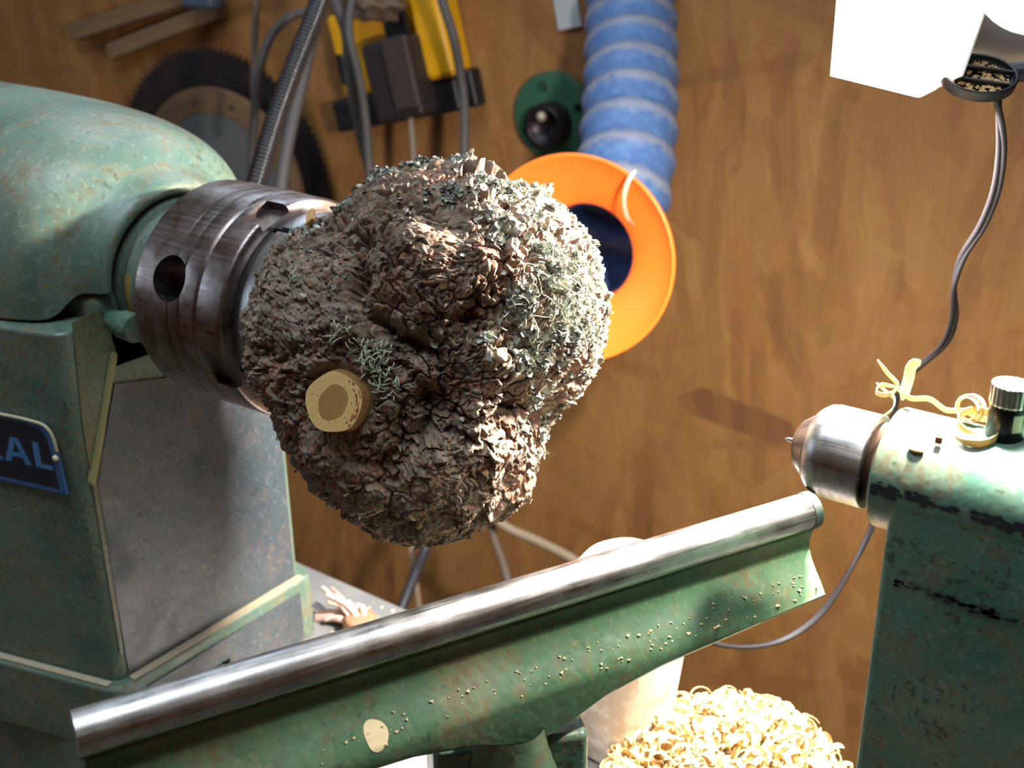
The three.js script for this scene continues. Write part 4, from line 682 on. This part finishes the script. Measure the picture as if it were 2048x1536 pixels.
{ // two slanting wood strips, top left
  const strip = (a, b, w, label, off) => { const p = onWall(...a, off), q = onWall(...b, off), x = q.clone().sub(p), L = x.length(); x.normalize(); const y = WN.clone().cross(x).normalize(); const g = metricUV(box(0, 0, 0, L, w, 0.014, 0.003)).applyMatrix4(basis(p.clone().lerp(q, 0.5), x, y, WN)); return solo('wood_strip', label, 'wood strip', g, new THREE.MeshStandardMaterial({ map: dataTexture(256, (u, v) => mix3(rgb(138, 106, 74), rgb(108, 82, 60), fbm2(u, v, 4, 530, 4, 12)), true, 0.2), roughness: 0.7 }), p.clone().lerp(q, 0.5)); };
  strip([146, 66], [420, -22], 0.0195, 'brown wood strip slanting up behind the small blue grey tool', 0.012);
  strip([222, 104], [442, 18], 0.0195, 'brown wood strip slanting just above the saw blade teeth', 0.012);
  const p = onWall(405, -12, 0.03);
  solo('hand_tool', 'blue grey metal hand tool hanging above the wood strips', 'tool', metricUV(box(0, 0, 0, 0.044, 0.03, 0.026, 0.005)).applyMatrix4(basis(p, WU, UP, WN)), plain('#4e5a70', 0.5, { metalness: 0.3 }), p.clone());
  const tp = onWall(1128, 18, 0.003);
  solo('metal_tag', 'small pale grey metal plate on the wall beside the blue hose', 'plate', box(0, 0, 0, 0.026, 0.07, 0.003, 0.001).rotateZ(0.2).applyMatrix4(basis(tp.clone().add(V(0, 0.016, 0)), WU, UP, WN)), plain('#a8acb0', 0.5), tp.clone());
}
{ // green faceplate
  const p = onWall(1113, 230, 0.0), f = thing('face_plate', 'round dark green face plate with a black hub hung on the wall', 'face plate', p.clone());
  part('flange', metricUV(cut(latheAt([[0, 0], [0, 0.0430], [0.002, 0.0444], [0.008, 0.0444], [0.010, 0.0430], [0.0105, 0]], p, WN, 56), ...[[-0.012, 0.029], [0.030, 0.01], [-0.029, -0.018]].map(([u, y]) => latheAt([[0.0008, 0], [0.0008, 0.0055], [0.02, 0.0055], [0.02, 0]], p.clone().addScaledVector(WU, u).add(V(0, y, 0)), WN, 18)))), plain('#2c5540', 0.5), f);
  part('hub', latheAt([[0.010, 0.023], [0.030, 0.022], [0.0305, 0.0155], [0.020, 0.0145], [0.02, 0]], p.clone().addScaledVector(UP, -0.007), WN, 40), plain('#2a2226', 0.4, { metalness: 0.5 }), f, 'black hub');
  part('nail', new THREE.SphereGeometry(0.0052, 16, 12).translate(...p.clone().addScaledVector(WN, 0.034).add(V(0, 0.004, 0)).toArray()), plain('#a89c8c', 0.4, { metalness: 0.4 }), f, 'pale nail head');
}
{ // yellow power bar with a plugged in black adapter, tilted
  const p = onWall(792, 120, 0.0), tilt = THREE.MathUtils.degToRad(13), ex = WU.clone().multiplyScalar(Math.cos(tilt)).addScaledVector(UP, Math.sin(tilt)), ey = WU.clone().multiplyScalar(-Math.sin(tilt)).addScaledVector(UP, Math.cos(tilt)), M = basis(p, ex, ey, WN);
  const inv = M.clone().invert(), L = (px, py, off) => onWall(px, py, off).applyMatrix4(inv);
  const pb = thing('power_bar', 'tilted yellow and black plastic power bar hanging on the wall', 'power bar', p.clone());
  const yellow = plain('#dda012', 0.42), bx = (pxA, pyA, pxB, pyB, n0, n1, r) => { const a = L(pxA, pyA, n1), b = L(pxB, pyB, n1); return box((a.x + b.x) / 2, (a.y + b.y) / 2, (n0 + n1) / 2, Math.abs(b.x - a.x), Math.abs(b.y - a.y), n1 - n0, r).applyMatrix4(M); };
  part('housing', bx(648, 34, 838, 172, 0.001, 0.03, 0.006), yellow, pb, 'yellow housing');
  part('ridge', bx(795, -70, 908, 153, 0.001, 0.044, 0.008), yellow, pb, 'raised yellow ridge');
  part('end_cap', bx(660, 204, 922, 222, 0.001, 0.034, 0.004), blackPlastic, pb, 'black end cap');
  part('tab', bx(924, 140, 956, 214, 0.001, 0.022, 0.004), blackPlastic, pb, 'black tab');
  part('socket', bx(669, 110, 696, 168, 0.0295, 0.032, 0.001), blackPlastic, pb);
  part('socket', bx(761, 24, 818, 72, 0.0295, 0.034, 0.001), blackPlastic, pb);
  part('socket', bx(815, 78, 838, 138, 0.0295, 0.046, 0.001), blackPlastic, pb);
  const ad = p.clone().addScaledVector(WN, 0.05), a = thing('plug_adapter', 'dark brown boxy plug adapter stuck in the yellow power bar', 'adapter', ad);
  part('case', bx(716, 92, 846, 232, 0.034, 0.07, 0.006), plain('#2a2324', 0.55), a);
  part('face', bx(756, 80, 840, 214, 0.069, 0.076, 0.003), plain('#3a2f2c', 0.6), a, 'lighter brown face');
  const w = [at(820, 215, 1.235), at(823, 260, 1.235), at(828, 330, 1.24), at(830, 470, 1.24)]; part('wire', cable(w, 0.0035), plain('#7c6a5c', 0.6), a, 'thin grey wire');
  const lump = onWall(745, -2, 0.052); const hk = new THREE.IcosahedronGeometry(0.03, 4); const hp = hk.attributes.position; for (let i = 0; i < hp.count; i++) { const x = hp.getX(i), y = hp.getY(i), z = hp.getZ(i), k = 1 + 0.3 * simplex(x * 50, y * 50, z * 50); hp.setXYZ(i, x * k * 1.25, y * k * 0.7, z * k * 0.7); } hk.computeVertexNormals();
  solo('rag', 'crumpled brown rag above the yellow power bar', 'rag', hk.translate(lump.x, lump.y, lump.z), plain('#6c5848', 0.9), lump);
}
{ // cords on and before the wall
  const grey = plain('#4e4a4a', 0.6), dark = plain('#2b2930', 0.5), tan = plain('#84705a', 0.7);
  const cord = (label, pts, r, mat) => { const q = pts.map(([x, y, d]) => at(x, y, d)); return solo('cord', label, 'cord', cable(q, r), mat, q[0].clone()); };
  cord('thick grey cord hanging straight across the left of the yellow power bar', [[655, -60, 1.14], [670, 0, 1.14], [693, 62, 1.15], [700, 150, 1.17], [717, 247, 1.2], [742, 346, 1.22], [775, 520, 1.24]], 0.006, grey);
  cord('thin grey cord crossing the thick grey cord beside the adapter', [[712, -40, 1.13], [698, 40, 1.13], [700, 80, 1.13], [717, 150, 1.145], [730, 230, 1.165], [738, 330, 1.185], [745, 480, 1.2]], 0.0042, grey);
  cord('grey cord hanging down the right edge of the yellow power bar', [[872, -60, 1.13], [884, 0, 1.13], [906, 70, 1.14], [919, 136, 1.16], [928, 200, 1.175], [929, 310, 1.19], [930, 460, 1.2]], 0.0048, grey);
  cord('dark cord bending over and hanging before the saw blade', [[640, 24, 1.2], [591, 29, 1.2], [549, 62, 1.2], [519, 137, 1.2], [509, 234, 1.22], [504, 312, 1.24], [505, 470, 1.26]], 0.0046, plain('#4a4442', 0.6));
  cord('thin dark cord hanging straight above the saw blade', [[516, -60, 1.24], [513, 0, 1.24], [510, 70, 1.25], [508, 150, 1.26], [508, 260, 1.27]], 0.0036, plain('#5a4c42', 0.6));
  cord('grey cord hanging just behind the black gooseneck', [[640, 20, 1.1], [618, 100, 1.1], [600, 180, 1.1], [581, 260, 1.1], [563, 366, 1.1], [550, 520, 1.1]], 0.0062, grey);
  cord('black cable slanting down the wall below the burl', [[900, 960, 1.2], [852, 1095, 1.19], [830, 1150, 1.17], [797, 1232, 1.15], [760, 1330, 1.15]], 0.0052, dark);
  cord('thin tan cord crossing the black cable below the burl', [[822, 1000, 1.24], [823, 1095, 1.24], [831, 1160, 1.22], [838, 1215, 1.22], [840, 1340, 1.22]], 0.003, tan);
  cord('tan cord sagging down from the burl towards the white tub', [[960, 1010, 1.2], [1010, 1052, 1.2], [1075, 1082, 1.19], [1145, 1118, 1.17], [1200, 1160, 1.15], [1240, 1230, 1.13]], 0.0048, plain('#8a7a66', 0.7));
  cord('thin grey cord hanging straight below the burl', [[975, 1000, 1.22], [988, 1075, 1.22], [1004, 1120, 1.21], [1016, 1165, 1.2], [1030, 1260, 1.2]], 0.0042, plain('#5e5348', 0.7));
}
{ // ribbed black gooseneck standing behind the headstock
  const pts = [at(700, -140, 0.86), at(656, -40, 0.85), at(626, 40, 0.84), at(590, 130, 0.835), at(554, 230, 0.83), at(520, 340, 0.825), at(470, 520, 0.82), at(440, 700, 0.82)], crv = new THREE.CatmullRomCurve3(pts), n = thing('gooseneck', 'glossy black ribbed gooseneck arm rising behind the chuck', 'gooseneck', pts[7].clone());
  const NS = 1500, NR = 20, fr = crv.computeFrenetFrames(NS, false), len = crv.getLength(), P = [], I = [];
  for (let i = 0; i <= NS; i++) { const p = crv.getPointAt(i / NS), ph = i / NS * len / 0.0028, r = 0.0058 + 0.0016 * Math.abs(Math.sin(Math.PI * ph)); for (let j = 0; j <= NR; j++) { const a = 2 * Math.PI * j / NR, v = p.clone().addScaledVector(fr.normals[i], r * Math.cos(a)).addScaledVector(fr.binormals[i], r * Math.sin(a)); P.push(v.x, v.y, v.z); } }
  for (let i = 0; i < NS; i++) for (let j = 0; j < NR; j++) { const q = i * (NR + 1) + j; I.push(q, q + 1, q + NR + 1, q + 1, q + NR + 2, q + NR + 1); }
  const g = new THREE.BufferGeometry(); g.setAttribute('position', new THREE.Float32BufferAttribute(P, 3)); g.setIndex(I); g.computeVertexNormals();
  part('flexible_arm', g, new THREE.MeshStandardMaterial({ color: '#565658', metalness: 0.8, roughness: 0.22 }), n);
  const m = pts[7]; part('mount', metricUV(latheAt([[0, 0], [0, 0.014], [0.03, 0.014], [0.034, 0.008], [0.034, 0]], m.clone().add(V(0, -0.03, 0)), UP, 28)), blackSteel, n);
  part('bracket', box(m.x, (m.y - 0.03 + BED_Y) / 2, m.z, 0.02, m.y - 0.03 - BED_Y, 0.02, 0.002), blackSteel, n);
}

// ---------------------------------------------------------------- work lamp over the tailstock
{
  const DL = 0.50, c = at(1821, -12, DL), toC = FWD.clone().negate();
  const roll = THREE.MathUtils.degToRad(12), yaw = THREE.MathUtils.degToRad(-6);
  const r0 = RIGHT.clone().multiplyScalar(Math.cos(roll)).addScaledVector(DOWN, Math.sin(roll)), u0 = DOWN.clone().negate().multiplyScalar(Math.cos(roll)).addScaledVector(RIGHT, Math.sin(roll));
  const ex = r0.clone().multiplyScalar(Math.cos(yaw)).addScaledVector(toC, -Math.sin(yaw) * -1), ez = ex.clone().cross(u0).normalize(), M = basis(c, ex.normalize(), u0, ez);
  const lamp = thing('work_lamp', 'small work lamp with a glowing white box head and black tray', 'lamp', c.clone());
  const glow = new THREE.MeshStandardMaterial({ color: '#ffffff', emissive: new THREE.Color().setRGB(1, 0.95, 0.9), emissiveIntensity: 2.2, roughness: 0.6 });
  const shade = new THREE.CylinderGeometry(0.038, 0.0285, 0.070, 4, 1).rotateY(Math.PI / 4).toNonIndexed(); shade.computeVertexNormals();
  part('box_head', shade.applyMatrix4(M), glow, lamp, 'glowing white box head');
  { const P = []; for (const o of [0.0005, 0.0013]) for (const [y, h] of [[0.0348, 0.0268], [-0.0348, 0.0200]]) for (const z of [-1, 1]) P.push(h + o, y, z * h);
    const sp = new THREE.BufferGeometry(); sp.setAttribute('position', new THREE.Float32BufferAttribute(P, 3)); sp.setIndex([0, 1, 2, 1, 3, 2, 4, 6, 5, 5, 6, 7, 0, 4, 1, 1, 4, 5, 2, 3, 6, 3, 7, 6, 0, 2, 4, 2, 6, 4, 1, 5, 3, 3, 5, 7]); const sq = sp.toNonIndexed(); sq.computeVertexNormals(); part('side_plate', sq.applyMatrix4(M), plain('#e6d8cc', 0.6), lamp, 'pale side plate'); }
  const L = new THREE.RectAreaLight(new THREE.Color().setRGB(1, 0.93, 0.84), LAMP_POWER, 0.038, 0.038); L.name = 'box_head_light'; L.position.copy(V(0, -0.0365, 0).applyMatrix4(M).sub(c));
  L.lookAt(L.position.clone().addScaledVector(UP, -1).addScaledVector(V(-0.25, 0, 0.1), 1)); lamp.add(L);
  const B = new THREE.PointLight(new THREE.Color().setRGB(1, 0.93, 0.84), 0.07); B.name = 'box_head_bulb'; B.shadow.radius = 0.6; B.castShadow = true; lamp.add(B);
  // grey housing and the second, round lamp at the edge
  const h0 = at(1900, 70, DL + 0.012), h1 = at(2075, 85, DL + 0.012);
  part('neck', latheAt([[0, 0], [0, 0.010], [0.006, 0.0135], [0.020, 0.0125], [0.034, 0.010], [0.06, 0.010]], h0, h1.clone().sub(h0).normalize(), 32), plain('#a89c98', 0.5, { metalness: 0.2 }), lamp, 'grey neck');
  const gb = at(2084, -65, 0.36);
  part('globe', new THREE.SphereGeometry(0.0196, 32, 20).translate(gb.x, gb.y, gb.z), glow, lamp, 'glowing round bulb');
  const G = new THREE.RectAreaLight(new THREE.Color().setRGB(1, 0.94, 0.86), GLOBE_POWER, 0.030, 0.030); G.name = 'globe_light'; G.position.copy(gb.clone().sub(c)).add(V(0, -0.0203, 0)); G.lookAt(G.position.clone().add(V(0.82, -1, 0.05))); lamp.add(G);
  const t = at(1957, 158, DL - 0.01), tn = UP.clone().multiplyScalar(0.60).addScaledVector(FWD, -0.72).addScaledVector(RIGHT, -0.12).normalize();
  const tm = (g, s = 1) => g; const tq = new THREE.Quaternion().setFromUnitVectors(UP, tn), tx = RIGHT.clone().addScaledVector(DOWN, 0.35); tx.addScaledVector(tn, -tx.dot(tn)).normalize(); const tz = tx.clone().cross(tn);
  const TM = basis(t, tx, tn, tz);
  const tray = new THREE.LatheGeometry([[0, -0.003], [0.0135, -0.003], [0.0148, -0.002], [0.0152, 0.0032], [0.0142, 0.0036], [0.0134, 0.003], [0.013, 0.0], [0, 0.0]].map(([r, h]) => new THREE.Vector2(Math.max(r, 1e-5), h)), 40).scale(1, 1, 0.72).applyMatrix4(TM);
  part('tray', tray, blackPlastic, lamp, 'black dished tray');
  for (const s of [-1, 1]) part('tray_rib', box(0.002, 0.0022, s * 0.0036, 0.022, 0.0024, 0.0012, 0.0004).applyMatrix4(TM), blackPlastic, lamp);
  const arm0 = at(2000, 150, DL - 0.006), arm1 = at(2140, 130, DL - 0.01); part('arm', cable([arm0, arm0.clone().lerp(arm1, 0.5), arm1], 0.0042, 12), plain('#2c2432', 0.45), lamp, 'black arm');
  const lumps = []; for (let k = 0; k < 150; k++) { const a = rr(0, 6.28), q = Math.sqrt(rnd()) * 0.0115; const b = new THREE.TetrahedronGeometry(rr(0.0007, 0.0016)).scale(1.3, 0.6, 1).rotateY(rr(0, 6)).translate(q * Math.cos(a), 0.0006 + rr(0, 0.001), 0.72 * q * Math.sin(a)); lumps.push(b.applyMatrix4(TM)); }
  solo('tray_sawdust', 'yellow sawdust lying in the black tray of the lamp', 'sawdust', merge(lumps), plain('#d2b078', 0.9), t.clone(), null, 'stuff');
  const route = [[1994, 196, 0.492], [2000, 240, 0.50], [2003, 300, 0.515], [1992, 380, 0.535], [1965, 450, 0.555], [1925, 515, 0.575], [1909, 570, 0.59], [1908, 635, 0.61], [1890, 685, 0.63], [1845, 728, 0.655], [1805, 765, 0.675], [1785, 840, 0.70], [1770, 950, 0.72], [1745, 1050, 0.74], [1700, 1140, 0.745], [1640, 1228, 0.75], [1570, 1278, 0.75], [1490, 1294, 0.745], [1420, 1284, 0.74], [1330, 1240, 0.74]].map(([x, y, d]) => at(x, y, d));
  const crv = new THREE.CatmullRomCurve3(route), strands = [-1, 1].map((s) => { const pts = []; for (let i = 0; i <= 120; i++) { const k = i / 120, p = crv.getPoint(k), tw = 2.2 * Math.sin(k * 9) + 0.6; pts.push(p.addScaledVector(RIGHT, s * 0.0011 * Math.cos(tw)).addScaledVector(FWD, s * 0.0011 * Math.sin(tw))); } return tube(pts, 0.00135, 360, 10); });
  part('lamp_cord', mergeGeometries([...strands, cableEnds(route, 0.0017)]), plain('#1d1b20', 0.55), lamp, 'dark twin lamp cord');
}

renderer.render(scene, camera);
